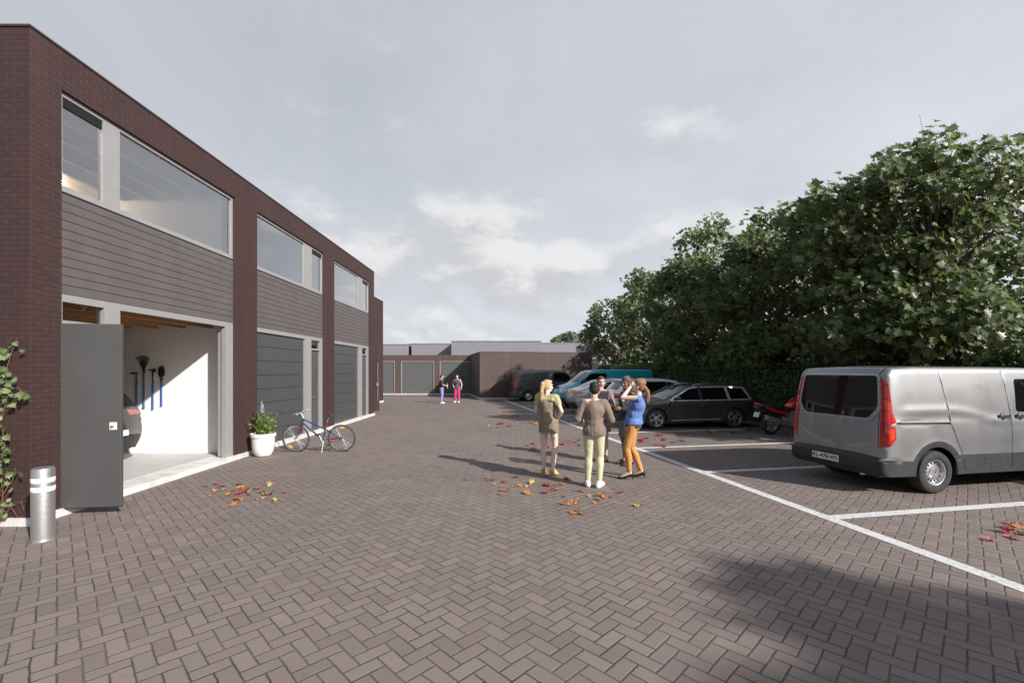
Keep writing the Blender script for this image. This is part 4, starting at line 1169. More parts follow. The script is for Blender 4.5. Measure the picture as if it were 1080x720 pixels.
def row(t, off=2.6):
    p = Vector((9.6, 6.9, 0)) + DX * t + BX * off
    return (p.x, p.y, 0)
TREES = [(row(5.0, 3.0), 8.75, 3.5, 3.15, 'tallest plane tree with coarse sunlit leaves, rising behind the near grey van', 2, 430, 54, .30),
         (row(10.3, 2.9), 8.5, 2.8, 2.9, 'plane tree rising behind the dark estate and red motorcycle, in its neighbour\'s shade', 3, 250, 54, .35),
         (row(15.2, 2.9), 8.9, 2.8, 3.1, 'plane tree standing behind the white high-riding car', 4, 230, 50, .35),
         ((9.9, 31.0, 0), 9.0, 2.9, 3.2, 'plane tree behind the turquoise van roof, second from the row end', 5, 210, 46, .4),
         ((8.5, 36.0, 0), 8.6, 2.7, 2.7, 'last plane tree of the row with an open crown before the pale hall', 6, 120, 42, .6)]
for loc, H, rx, ry, lab, sd, nc, per, op in TREES:
    zb_ = 1.2
    make_tree(loc, H, rx, ry, (H + zb_) / 2, (H - zb_) / 2 * .93, sd * 13 + 5, lab, nclump=nc, per=per * 1.12, lsize=(.13, .245), open_side=op)
# the tree of the same row whose shade falls across the near corner
make_tree((13.4, -6.5, 0), 8.4, 3.3, 3.1, 5.2, 3.1, 79, 'plane tree outside the picture shading the near right corner', nclump=340, per=60, lsize=(.24, .36), open_side=1.0)

# low shrubs growing behind the hedge, under the crowns
for k, (t, off, H) in enumerate([(3.0, 6.4, 3.6), (6.8, 6.4, 4.2), (10.8, 6.0, 3.9), (15.5, 5.8, 3.8), (20.0, 5.6, 3.6)]):
    make_tree(row(t, off), H, 2.0, 2.5, H * .52, H * .5, 301 + k, ['bushy shrub under the crown at the right picture edge', 'bushy shrub behind the hedge above the grey van', 'bushy shrub behind the hedge above the motorcycle', 'bushy shrub behind the hedge above the dark estate', 'bushy shrub behind the hedge above the white car'][k], nclump=70, per=60, lsize=(.13, .22), name='shrub', lm=LEAF_GREEN, group='shrubs behind the hedge', open_side=1.0)

# distant trees over the roofs
for (px, Y, w, top, sd, lab) in ((604, 78, 3.6, 349.0, 3, 'distant pale green tree showing above the roofs, left rounded crown'), (622, 80, 3.0, 351.5, 9, 'distant pale green tree above the roofs beside the plane tree row')):
    h = 1.92 + (391 - top) / 480 * Y
    make_tree(((px - 540) / 480 * Y, Y, 0), h, w, w, h - 2.6, 2.5, sd, lab, nclump=70, per=60, lsize=(.25, .45), name='distant_tree', lm=LEAF_FAR, group='distant trees over the roofs', cr=.9)

# hedge
hd = empty('hedge', (Vector((9.6, 6.9, 0)) + BX * 1.55 + DX * 10)[:], TH, 'long clipped dark green hedge behind the parked cars', 'hedge')
core = MB()
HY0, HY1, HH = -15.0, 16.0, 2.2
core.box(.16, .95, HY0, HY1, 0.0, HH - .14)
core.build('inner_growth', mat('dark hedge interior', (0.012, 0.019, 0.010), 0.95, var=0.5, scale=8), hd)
rng = np.random.default_rng(5)
def hedge_pts(n, face):
    y = rng.uniform(HY0, HY1, n)
    if face == 'front':
        z = rng.uniform(.03, HH, n); x = rng.normal(.06, .07, n)
        nn = np.stack([-np.ones(n), rng.normal(0, .6, n), rng.normal(.5, .6, n)], 1)
    elif face == 'top':
        x = rng.uniform(0, 1.1, n); z = HH + rng.normal(0, .05, n) + .05 * np.sin(y * 1.7) + .04 * np.sin(y * 4.3 + x * 5)
        nn = np.stack([rng.normal(0, .6, n), rng.normal(0, .6, n), np.ones(n)], 1)
    else:
        z = rng.uniform(.1, HH, n); x = rng.uniform(0, 1.1, n); y = HY1 + rng.normal(0, .06, n)
        nn = np.stack([rng.normal(0, .6, n), np.ones(n), rng.normal(.4, .6, n)], 1)
    return np.stack([x, y, z], 1), nn
pts = [hedge_pts(30000, 'front'), hedge_pts(9000, 'top'), hedge_pts(900, 'end')]
P_ = np.concatenate([p[0] for p in pts]); N_ = np.concatenate([p[1] for p in pts])
leaf_cloud('hedge_foliage', LEAF_HEDGE, hd, P_, N_, rng.uniform(.07, .125, len(P_)), False, .3, .2, 1.0, rng)
# young shoots standing proud of the clipped top
n = 1500
y = rng.uniform(HY0, HY1, n); x = rng.uniform(.0, 1.0, n)
z = HH + rng.uniform(.02, .22, n) * (0.5 + .5 * np.sin(y * 2.1 + 1) ** 2)
leaf_cloud('top_shoots', LEAF_HEDGE, hd, np.stack([x, y, z], 1), rng.normal(size=(n, 3)) + np.array([0, 0, .4]), rng.uniform(.07, .13, n), False, .3, .1, 1.0, rng)
# ================================================================== small things
def slab(mb, poly, y0, y1, bev=.012, M=None):
    """polygon in x-z given thickness across y, edges rounded"""
    bm = bmesh.new()
    f = bm.faces.new([bm.verts.new((x, y0, z)) for x, z in poly])
    r = bmesh.ops.extrude_face_region(bm, geom=[f])
    for e in r['geom']:
        if isinstance(e, bmesh.types.BMVert): e.co.y = y1
    bmesh.ops.recalc_face_normals(bm, faces=bm.faces)
    if bev: bmesh.ops.bevel(bm, geom=bm.edges[:], offset=bev, segments=3, affect='EDGES', profile=.5, clamp_overlap=True)
    return mb.from_bm(bm, M)

# ---- bollard
p = gp(45.5, 568.5)
bo = empty('bollard', p[:], 0, 'brushed steel bollard with two white bands beside the brick corner', 'bollard')
MB().lathe([(.101, -.05), (.101, .795), (.097, .812), (.085, .822), (.03, .828), (0, .829)], 48).build('post', M_STEEL, bo, smooth=35)
for z in (.555, .655):
    MB().lathe([(.1015, z), (.1035, z + .003), (.1035, z + .052), (.1015, z + .055)], 48, cap=False).build('white_band', mat('reflective white band', (0.78, 0.78, 0.77), 0.5), bo, smooth=40)
MB().lathe([(.125, -.02), (.125, .006), (.103, .010)], 40, cap=False).build('base_ring', M_STEEL, bo, smooth=30)

# ---- plant pot
p = gp(277, 480.5); p.y += .02
pt = empty('plant_pot', p[:], 0, 'round white pot with lime green plant and lilac flower spikes by the brick pier', 'plant pot')
MB().lathe([(.13, 0), (.165, .015), (.205, .09), (.228, .20), (.236, .32), (.240, .42), (.262, .435), (.266, .50), (.258, .512), (.243, .508), (.236, .44), (.0, .44)], 56).build('pot', mat('white glazed pot', (0.66, 0.65, 0.64), 0.55, var=.06, scale=8, bump=.05), pt, smooth=35)
MB().lathe([(.238, .455), (.12, .475), (0, .48)], 28, cap=False).build('soil', mat('dark potting soil', (0.03, 0.022, 0.016), 0.95, var=.4, scale=40, bump=.6), pt, smooth=60)
rng = np.random.default_rng(21)
st = MB(); lp = []; ln_ = []; ls = []; spikes = []
for i in range(20):
    a = rng.uniform(0, 6.28); r0 = rng.uniform(0, .1); h = rng.uniform(.30, .78) if i > 5 else rng.uniform(.75, .98)
    b = Vector((r0 * math.cos(a), r0 * math.sin(a), .46)); sp = rng.uniform(.05, .30) * (1.0 if h < .7 else .55)
    e = b + Vector((sp * math.cos(a), sp * math.sin(a), h * .62))
    m = b.lerp(e, .55) + Vector((0, 0, .06))
    st.tube([b, m, e], [.005, .004, .002], n=5)
    for k in range(int(9 + h * 8)):
        t_ = rng.uniform(.15, 1)
        q = (b.lerp(m, t_ / .55) if t_ < .55 else m.lerp(e, (t_ - .55) / .45))
        o = rng.normal(size=3) * .05
        lp.append(np.array(q) + o); ln_.append(o * 8 + np.array([0, 0, .7]) + rng.normal(size=3) * .3); ls.append(rng.uniform(.06, .125) * (1.1 - .5 * t_))
    if i in (0, 3): spikes.append((e, h))
st.build('stems', mat('green stem', (0.10, 0.17, 0.03), 0.6), pt)
LEAF_LIME = leaf_mat('lime leaf', [(0.0, (0.10, 0.17, 0.02)), (0.5, (0.20, 0.30, 0.035)), (1.0, (0.34, 0.42, 0.07))], .4, .45)
leaf_cloud('foliage', LEAF_LIME, pt, np.array(lp), np.array(ln_), np.array(ls), False, .25, .4, 1., rng)
for e, h in spikes:
    fl = MB()
    for k in range(64):
        t_ = k / 64; z = t_ * .24; a = k * 2.4; r = .021 * (1 - .75 * t_)
        fl.ell((e.x + r * math.cos(a), e.y + r * math.sin(a), e.z + z - .03), (.008, .008, .007), u=6, v=4)
    fl.tube([e - Vector((0, 0, .05)), e + Vector((0, 0, .20))], .004, n=5)
    fl.build('flower_spike', mat('lilac flowers', (0.33, 0.30, 0.52), 0.7, var=.25, scale=60), pt, smooth=60)

# ---- ivy on the end wall
iv = empty('climbing_ivy', (-6.45, 5.60, 0), 0, 'sparse green ivy with bare reddish stems climbing the brick end wall at the left edge', 'ivy')
rng = np.random.default_rng(8)
def wpt(px, py, Y=5.615): return Vector(((px - 540) / 480 * Y, Y, 1.92 + (391 - py) / 480 * Y)) - Vector((-6.45, 5.60, 0))
vines = [[(4, 548), (6, 520), (2, 495), (8, 470), (4, 445), (10, 415), (8, 392), (14, 372), (20, 356)], [(10, 412), (20, 408), (27, 415)], [(6, 520), (15, 505), (18, 492)], [(-6, 548), (-20, 480), (-30, 400), (-24, 340), (-40, 300)], [(2, 495), (-14, 450), (-10, 400)], [(-40, 548), (-60, 450), (-52, 360)],
         [(3, 549), (12, 534), (24, 528), (27, 538)], [(0, 549), (9, 540), (17, 531)], [(-6, 549), (4, 538), (8, 526)], [(-10, 548), (2, 530), (14, 536), (20, 544)]]
vb = MB(); lp, ln_, ls = [], [], []
for vi, v in enumerate(vines):
    pts_ = [wpt(*q) + Vector((0, -.012 - .02 * rng.random(), 0)) for q in v]
    vb.tube(pts_, [.007] + [.0045] * (len(pts_) - 2) + [.002], n=5)
    if vi >= 6: 
        for _ in range(5):
            a = pts_[rng.integers(len(pts_))]; vb.tube([a, a + Vector((rng.normal() * .10, -.02 - abs(rng.normal()) * .04, abs(rng.normal()) * .07))], [.003, .0015], n=4)
        continue
    for a, b in zip(pts_, pts_[1:]):
        L = (b - a).length
        for k in range(int(L * 34) + 1):
            q = a.lerp(b, rng.random()); o = np.array([rng.normal() * .05, -abs(rng.normal()) * .035 - .01, rng.normal() * .045])
            if q.z + o[2] < .1 or -0.5 > q.z: continue
            lp.append(np.array(q) + o); ln_.append(np.array([rng.normal() * .5, -1.0, .45 + rng.normal() * .4])); ls.append(rng.uniform(.045, .10))
vb.build('stems', mat('reddish bare twig', (0.16, 0.075, 0.06), 0.8), iv, smooth=60)
LEAF_IVY = leaf_mat('ivy leaf', [(0.0, (0.09, 0.14, 0.045)), (0.5, (0.17, 0.23, 0.09)), (1.0, (0.32, 0.37, 0.20))], .25, .4)
leaf_cloud('foliage', LEAF_IVY, iv, np.array(lp), np.array(ln_), np.array(ls), True, .2, .4, .7, rng)

# ---- garden tools hung on the workshop wall
BLUE_H = mat('blue tool handle', (0.025, 0.10, 0.34), 0.4)
TOOL_B = mat('dark tool steel', (0.035, 0.033, 0.032), 0.45, metal=.4)
def tool(px, ptop, pbot, kind, label):
    Y = 10.0; k = 48.0
    x = (px - 540) / k; z1 = 1.92 + (391 - ptop) / k; z0 = 1.92 + (391 - pbot) / k
    o = empty(kind, (x, 10.03, z0), 0, label, 'garden tool', 'garden tools hung on the white wall')
    H = z1 - z0; y = -.035
    nb = H * .66
    MB().tube([(0, y, 0), (0, y, nb)], [.017, .016], n=10).lathe([(.0, 0), (.02, 0), (.022, .02), (.017, .05)], 10, Matrix.Translation((0, y, -.01))).build('handle', BLUE_H, o, smooth=50)
    MB().tube([(0, y, nb), (0, y, H * .95)], .012, n=8).build('shaft', TOOL_B, o, smooth=50)
    h = MB()
    if kind == 'leaf_rake':
        for i in range(11):
            a = (i - 5) * .115; top = Vector((math.sin(a) * .25 - .01, y, H * .70 + math.cos(a) * .34 - .02))
            h.tube([(0, y, H * .70), top, top + Vector((0, -.05, .01))], .006, n=5)
        for q in (.22, .36): h.tube([(math.sin((i - 5) * .115) * q * .66, y, H * .70 + math.cos((i - 5) * .115) * q - .04) for i in range(11)], .006, n=5)
        h.ell((0, y, H * .72), (.03, .02, .07))
    elif kind == 'garden_hoe':
        h.tube([(0, y, H * .92), (0, y - .02, H * .985), (-.05, y, H)], .011, n=6)
        slab(h, [(-.14, H - .02), (-.02, H - .03), (.03, H - .012), (.03, H + .014), (-.14, H + .006)], y - .012, y + .012, .004)
    elif kind == 'mattock':
        slab(h, [(-.11, H - .012), (.0, H - .016), (.06, H - .055), (.06, H + .025), (.0, H + .016), (-.11, H + .006)], y - .016, y + .016, .004)
        h.tube([(0, y, H * .85), (0, y, H)], .016, n=8)
    else:
        slab(h, [(-.035, H * .72), (.035, H * .72), (.07, H * .78), (.068, H * .94), (.02, H), (-.03, H), (-.068, H * .94), (-.068, H * .78)], y - .012, y + .006, .004)
        h.tube([(0, y - .012, H * .6), (0, y - .014, H * .85)], [.016, .012], n=8)
    h.build('head', TOOL_B, o, smooth=40)
    MB().box(-.012, .012, y, 0, H * .66, H * .69).build('hook', M_BLACK, o)
tool(144.2, 393, 427, 'garden_hoe', 'short blue-handled hoe, leftmost of the tools on the white wall')
tool(151.8, 374.5, 429.5, 'leaf_rake', 'blue-handled fan rake hung on the white workshop wall')
tool(161.3, 390, 430.5, 'mattock', 'blue-handled pick with small dark head, between the rake and the spade')
tool(170.5, 386, 427, 'spade', 'blue-handled spade with dark blade, rightmost tool on the white wall')

# ---- bicycle
def spoked(root, name, cx, r):
    T = Matrix.Translation((cx, 0, r)) @ Matrix.Rotation(R(90), 4, 'X')
    ty = MB(); n = 10
    ty.lathe([(r - .016 + .016 * math.cos(2 * math.pi * k / n), .016 * math.sin(2 * math.pi * k / n)) for k in range(n)], 56, T, closed=True)
    t_ = ty.build(name, M_RUBBER, root, smooth=60)
    rm = MB(); rm.lathe([(r - .046, -.011), (r - .028, -.012), (r - .026, .012), (r - .046, .011)], 56, T, closed=True)
    rm.build('rim', M_CHROME, t_, smooth=40)
    sp = MB()
    for k in range(28):
        a = 2 * math.pi * k / 28; b = a + (.5 if k % 2 else -.5)
        s_ = .03 if k % 4 < 2 else -.03
        p0 = T @ Vector((.022 * math.cos(b), .022 * math.sin(b), s_)); p1 = T @ Vector(((r - .04) * math.cos(a), (r - .04) * math.sin(a), 0))
        sp.tube([p0, p1], .0016, n=4, cap=False)
    sp.tube([T @ Vector((0, 0, -.05)), T @ Vector((0, 0, .05))], .018, n=10)
    sp.build('spokes', M_STEEL, t_)
    return t_
bp = gp(336.6, 476.2)
bk = empty('bicycle', bp[:], R(1.5), 'blue and red city bicycle on its kickstand before the second roller door', 'bicycle')
bk.rotation_euler = (R(4), 0, R(1.5))
BLUE_F = mat('deep blue frame enamel', (0.014, 0.040, 0.125), 0.25, coat=.6)
RED_F = mat('red frame enamel', (0.22, 0.018, 0.035), 0.25, coat=.6)
wf_ = spoked(bk, 'front_wheel', -.537, .325); wr_ = spoked(bk, 'rear_wheel', .537, .325)
for w_, x_, z_, a_ in ((wf_, -.537 - .13, .325 - .20, -35), (wr_, .537 + .02, .325 + .25, -8)):
    M = Matrix.Translation((x_, 0, z_)) @ Matrix.Rotation(R(-a_), 4, 'Y')
    MB().box(-.05, .05, -.012, .012, -.017, .017, bev=.005, M=M).build('reflector', mat('yellow reflector', (0.75, 0.42, 0.03), 0.3), w_)
BBp = Vector((.095, 0, .285)); ht = Vector((-.345, 0, .80)); hb_ = Vector((-.385, 0, .665)); sc_ = Vector((.195, 0, .70))
fr = MB()
fr.tube([ht, hb_], .021, n=10)
fr.tube([hb_ + Vector((.01, 0, .04)), BBp], .021, n=10)
fr.tube([ht + Vector((.008, 0, -.03)), BBp.lerp(sc_, .62)], .017, n=10)
fr.tube([BBp, sc_], .018, n=10)
fr.tube([BBp + Vector((0, -.045, 0)), BBp + Vector((0, .045, 0))], .025, n=12)
for s_ in (-1, 1): fr.tube([sc_ + Vector((-.04, s_ * .015, -.16)), (.537 - .16, s_ * .05, .42), (.537, s_ * .062, .325)], [.010, .009, .008], n=8)
fo = fr.build('frame', BLUE_F, bk, smooth=50)
rd = MB()
for s_ in (-1, 1):
    rd.tube([BBp + Vector((.03, s_ * .03, 0)), (.537, s_ * .062, .325)], .010, n=8)
rd.build('chain_stay', RED_F, bk, smooth=50)
MB().tube([BBp.lerp(sc_, .66), BBp.lerp(sc_, .92)], .0205, n=10).build('seat_collar', RED_F, bk, smooth=50)
fk = MB()
fk.tube([(-.392, -.055, .655), (-.392, .055, .655)], .017, n=8)
for s_ in (-1, 1): fk.tube([(-.392, s_ * .055, .66), (-.45, s_ * .057, .48), (-.50, s_ * .057, .38), (-.537, s_ * .057, .325)], [.015, .013, .011, .009], n=8)
fk.build('fork', mat('maroon fork enamel', (0.14, 0.02, 0.03), .3), bk, smooth=50)
hbm = MB(); hbm.tube([ht, ht + Vector((-.03, 0, .10)), ht + Vector((-.08, 0, .13))], .013, n=8)
hbm.tube([(-.36, -.30, .955), (-.40, -.24, .95), (-.43, -.10, .93), (-.43, .10, .93), (-.40, .24, .95), (-.36, .30, .955)], .012, n=8)
hbm.build('handlebar', M_STEEL, bk, smooth=50)
for s_ in (-1, 1):
    MB().tube([(-.34, s_ * .34, .957), (-.39, s_ * .235, .95)], .019, n=10).build('handle_grip', mat('pale grey grip', (.30, .30, .31), .6), bk, smooth=50)
    MB().tube([(-.43, s_ * .18, .95), (-.46, s_ * .24, .93), (-.45, s_ * .30, .925)], .006, n=6).build('brake_lever', M_STEEL, bk, smooth=50)
sp_ = MB(); sp_.tube([sc_ + Vector((-.01, 0, -.03)), (.262, 0, .845)], .013, n=8); sp_.build('seat_post', M_STEEL, bk, smooth=50)
sd_ = MB(); slab(sd_, [(.12, .855), (.17, .872), (.30, .868), (.375, .895), (.39, .88), (.34, .845), (.22, .84), (.13, .842)], -.028, .028, .01)
sd_.ell((.325, 0, .868), (.07, .085, .028))
sd_.build('saddle', mat('brown black saddle', (.04, .033, .03), .55), bk, smooth=60)
cr_ = MB()
TT = Matrix.Translation((BBp.x, -.055, BBp.z)) @ Matrix.Rotation(R(90), 4, 'X')
cr_.lathe([(.075, -.003), (.092, -.003), (.092, .003), (.075, .003)], 36, TT, closed=True)
for k in range(5):
    a = k * 1.2566; cr_.tube([TT @ Vector((0, 0, 0)), TT @ Vector((.08 * math.cos(a), .08 * math.sin(a), 0))], .006, n=5)
cr_.tube([BBp + Vector((0, -.07, 0)), BBp + Vector((-.07, -.085, .155))], [.012, .009], n=6); cr_.tube([BBp + Vector((0, .07, 0)), BBp + Vector((.07, .085, -.155))], [.012, .009], n=6)
cr_.build('crankset', M_STEEL, bk, smooth=40)
for c_ in (BBp + Vector((-.07, -.125, .155)), BBp + Vector((.07, .125, -.155))): MB().box(c_.x - .05, c_.x + .05, c_.y - .035, c_.y + .035, c_.z - .011, c_.z + .011, bev=.005).build('pedal', M_BLACK, bk)
ch = MB(); ch.tube([(BBp.x, -.055, BBp.z + .09), (.537, -.055, .325 + .035)], .005, n=5); ch.tube([(BBp.x, -.055, BBp.z - .09), (.537, -.055, .325 - .035)], .005, n=5)
ch.lathe([(.02, -.006), (.036, -.006), (.036, .006), (.02, .006)], 20, Matrix.Translation((.537, -.055, .325)) @ Matrix.Rotation(R(90), 4, 'X'), closed=True)
ch.build('chain', M_DARK, bk)
MB().tube([BBp + Vector((.03, -.03, -.01)), (.11, -.13, .012)], [.009, .008], n=8).tube([(.085, -.135, .008), (.14, -.13, .008)], .011, n=6).build('kickstand', M_STEEL, bk, smooth=50)

# ---- motorcycle
mp = gp(812.3, 457.8)
mc = empty('motorcycle', mp[:], TH, 'red touring motorcycle with a silver silencer parked between the dark estate and the grey van', 'motorcycle')
RED_P = car_paint('bright red fairing paint', (0.62, 0.018, 0.022), 0.22)
M_SILV = mat('cast silver engine', (0.42, 0.42, 0.43), 0.4, metal=.6, var=.15, scale=20)
for x_, w_, nm in ((0, .09, 'rear_wheel'), (1.48, .06, 'front_wheel')):
    T = Matrix.Translation((x_, 0, .31)) @ Matrix.Rotation(R(90), 4, 'X'); r = .31
    t_ = MB().lathe([(.215, -w_ * .75), (.25, -w_ * .98), (.285, -w_ * .75), (.305, -w_ * .35), (.31, 0), (.305, w_ * .35), (.285, w_ * .75), (.25, w_ * .98), (.215, w_ * .75)], 44, T, closed=True).build(nm, M_RUBBER, mc, smooth=50)
    rm = MB(); rm.lathe([(.218, -w_ * .7), (.20, -w_ * .5), (.195, 0), (.20, w_ * .5), (.218, w_ * .7)], 40, T, cap=False)
    for k in range(5):
        a = k * 1.2566 + .3
        rm.tube([T @ Vector((.03 * math.cos(a), .03 * math.sin(a), 0)), T @ Vector((.20 * math.cos(a + .18), .20 * math.sin(a + .18), 0))], [.022, .016], n=6)
    rm.lathe([(0, -.07), (.05, -.07), (.05, .07), (0, .07)], 20, T)
    rm.build('rim', M_ALLOY, t_, smooth=40)
    MB().lathe([(.07, w_ * .5 + .01), (.14, w_ * .5 + .01), (.14, w_ * .5 + .016), (.07, w_ * .5 + .016)], 32, T, closed=True).build('brake_disc', M_STEEL, t_, smooth=30)
sl_ = MB(); slab(sl_, [(-.50, .86), (-.36, .90), (-.10, .925), (.08, .915), (.25, .84), (.45, .77), (.66, .755), (.70, .80), (.78, .80), (.74, .70), (.45, .69), (.1, .79), (-.3, .84), (-.5, .83)], -.15, .15, .035)
sl_.build('seat', mat('black seat vinyl', (.022, .022, .023), .6, bump=.1), mc, smooth=50)
for s_ in (-1, 1):
    tf = MB(); slab(tf, [(-.34, .875), (-.10, .83), (.20, .73), (.56, .66), (.50, .615), (.25, .615), (.0, .68), (-.25, .79)], s_ * .16 - .022, s_ * .16 + .022, .018); tf.build('tail_panel', RED_P, mc, smooth=45)
tl = MB(); slab(tl, [(-.52, .85), (-.40, .87), (-.38, .80), (-.47, .78)], -.09, .09, .015); tl.build('tail_light', M_RED_L, mc, smooth=45)
ud = MB(); slab(ud, [(-.45, .82), (.3, .72), (.45, .55), (.1, .55), (-.30, .70), (-.42, .56), (-.46, .57)], -.10, .10, .015); ud.build('mudguard', M_BLACK, mc, smooth=45)
Mp = Matrix.Translation((-.47, 0, .62)) @ Matrix.Rotation(R(20), 4, 'Y')
MB().box(-.006, .006, -.11, .11, -.09, .09, bev=.004, M=Mp).build('number_plate', mat('white plate', (0.7, 0.7, 0.68), 0.4), mc)
mu = MB(); mu.tube([(-.38, -.21, .545), (-.34, -.21, .53), (.10, -.20, .415), (.30, -.18, .345), (.55, -.15, .27), (.8, -.1, .26)], [.07, .088, .088, .062, .035, .03], n=20)
mu.build('silencer', mat('brushed silencer', (.62, .62, .63), .3, metal=.8, var=.1, scale=20), mc, smooth=50)
MB().tube([(-.385, -.21, .547), (-.41, -.21, .553)], [.05, .045], n=16).build('silencer_tip', M_BLACK, mc, smooth=50)
sa = MB()
for s_ in (-1, 1): sa.tube([(0, s_ * .11, .31), (.35, s_ * .12, .36), (.62, s_ * .11, .42)], [.028, .032, .03], n=8)
sa.tube([(.55, -.1, .42), (.55, .1, .42)], .03, n=8); sa.build('swing_arm', M_SILV, mc, smooth=50)
fm = MB()
for s_ in (-1, 1):
    fm.tube([(.30, s_ * .13, .66), (.62, s_ * .16, .52), (.66, s_ * .17, .40)], .022, n=8)
    slab(fm, [(.52, .62), (.62, .70), (.78, .72), (1.10, .80), (1.18, .86), (1.2, .74), (.95, .58), (.72, .40), (.56, .36), (.60, .5)], s_ * .17 - .025, s_ * .17 + .025, .015)
fm.build('frame', M_SILV, mc, smooth=45)
en = MB(); en.box(.62, 1.05, -.19, .19, .26, .52, bev=.05); en.box(.80, 1.12, -.20, .20, .45, .66, bev=.04)
for k in range(5): en.box(.98, 1.13, -.21, .21, .36 + k * .035, .375 + k * .035, bev=.004)
en.lathe([(0, 0), (.11, 0), (.10, .03), (0, .035)], 24, Matrix.Translation((.80, -.19, .40)) @ Matrix.Rotation(R(90), 4, 'X'))
en.build('engine', M_SILV, mc, smooth=40)
tk = MB(); slab(tk, [(.58, .83), (.66, .93), (.80, 1.02), (1.0, 1.04), (1.15, .98), (1.18, .84), (.9, .76), (.66, .76)], -.15, .15, .06); tk.build('fuel_tank', RED_P, mc, smooth=50)
for s_ in (-1, 1):
    ff = MB(); slab(ff, [(.84, .98), (.96, 1.08), (1.30, 1.16), (1.50, 1.06), (1.58, .88), (1.36, .70), (1.24, .42), (.95, .30), (.98, .45), (1.10, .62), (1.05, .80)], s_ * .21 - .03, s_ * .21 + .03, .025); ff.build('side_fairing', RED_P, mc, smooth=50)
nf = MB(); slab(nf, [(1.25, 1.12), (1.42, 1.16), (1.62, .98), (1.60, .86), (1.40, .84)], -.20, .20, .05); nf.build('front_fairing', RED_P, mc, smooth=50)
sw = MB(); slab(sw, [(1.20, 1.36), (1.44, 1.15), (1.40, 1.13), (1.17, 1.34)], -.17, .17, .012); sw.build('windscreen', M_CARGLASS, mc, smooth=50)
hd_ = MB().ell((1.60, 0, .95), (.05, .13, .07)).build('headlight', M_LAMP, mc, smooth=60)
fk2 = MB()
for s_ in (-1, 1): fk2.tube([(1.48, s_ * .09, .31), (1.20, s_ * .10, 1.0)], [.03, .024], n=10)
fk2.build('fork', M_SILV, mc, smooth=50)
mg = MB(); mg.lathe([(.335, -.06), (.34, 0), (.335, .06)], 40, Matrix.Translation((1.48, 0, .31)) @ Matrix.Rotation(R(90), 4, 'X'), cap=False); 
bm = bmesh.new()
mgm = MB()
for k in range(14):
    pass
mv = [v for v in mg.v]
mf = [f for f in mg.f if sum(mv[i][2] for i in f) / len(f) > .45]
mgo = MB().add(mv, mf).build('front_mudguard', RED_P, mc, smooth=50)
hb2 = MB(); hb2.tube([(1.10, -.34, 1.08), (1.18, -.2, 1.10), (1.20, 0, 1.06), (1.18, .2, 1.10), (1.10, .34, 1.08)], .013, n=8); hb2.build('handlebar', M_BLACK, mc, smooth=50)
for s_ in (-1, 1):
    m_ = MB(); m_.ell((1.30, s_ * .36, 1.26), (.03, .07, .045)); m_.tube([(1.34, s_ * .2, 1.12), (1.31, s_ * .34, 1.25)], .009, n=6); m_.build('mirror', M_BLACK, mc, smooth=60)
MB().tube([(.62, .15, .30), (.52, .33, .02)], .013, n=8).build('side_stand', M_BLACK, mc)
gr_ = MB(); gr_.tube([(-.40, -.12, .90), (-.46, -.10, .93), (-.46, .10, .93), (-.40, .12, .90)], .011, n=8); gr_.build('grab_rail', M_SILV, mc, smooth=50)
# ================================================================== people
from mathutils import noise as mnoise
def blob(name, prims, mt, parent, voxel=.010, smooth=4, clips=(), fold=0.0, fscale=9.0, factor=.5):
    """overlapping tapered limbs and masses fused into ONE continuous skin"""
    mb = MB()
    for p in prims:
        if p[0] == 'c': mb.cone(p[1], p[2], p[3], p[4], n=14)
        elif p[0] == 'e': mb.ell(p[1], p[2], rot=p[3] if len(p) > 3 else None, u=18, v=12)
        elif p[0] == 'b': mb.box(*p[1:7], bev=p[7], M=p[8] if len(p) > 8 else None)
    ob = mb.build('tmp_blob', mt, None)
    m = ob.modifiers.new('r', 'REMESH'); m.mode = 'VOXEL'; m.voxel_size = voxel; m.use_smooth_shade = True
    s_ = ob.modifiers.new('s', 'SMOOTH'); s_.factor = factor; s_.iterations = smooth
    dg = bpy.context.evaluated_depsgraph_get(); dg.update()
    me = bpy.data.meshes.new_from_object(ob.evaluated_get(dg))
    old = ob.data; bpy.data.objects.remove(ob); bpy.data.meshes.remove(old)
    me.name = name
    if clips or fold:
        bm = bmesh.new(); bm.from_mesh(me)
        if fold:
            bm.normal_update()
            for v in bm.verts:
                q = Vector((v.co.x * fscale, v.co.y * fscale, v.co.z * fscale * .55))
                v.co += v.normal * (mnoise.noise(q) + .5 * mnoise.noise(q * 2.3)) * fold
        for co_, no_ in clips:
            bmesh.ops.bisect_plane(bm, geom=bm.verts[:] + bm.edges[:] + bm.faces[:], plane_co=co_, plane_no=no_, clear_outer=True, dist=1e-5)
        bm.to_mesh(me); bm.free()
    me.materials.clear(); me.materials.append(mt)
    me.polygons.foreach_set('use_smooth', [True] * len(me.polygons)); me.polygons.foreach_set('material_index', [0] * len(me.polygons))
    return link(name, me, parent)

V = Vector
def skin(name, c): return mat(name, c, 0.5, var=.08, scale=18)
SK_FAIR = skin('fair skin', (0.52, 0.36, 0.29)); SK_TAN = skin('tan skin', (0.42, 0.26, 0.18)); SK_DARK = skin('brown skin', (0.20, 0.105, 0.065))
def cloth(name, c, var=.10): return mat(name, c, 0.85, var=var, scale=22, bump=.12, bscale=260, sheen=.15)

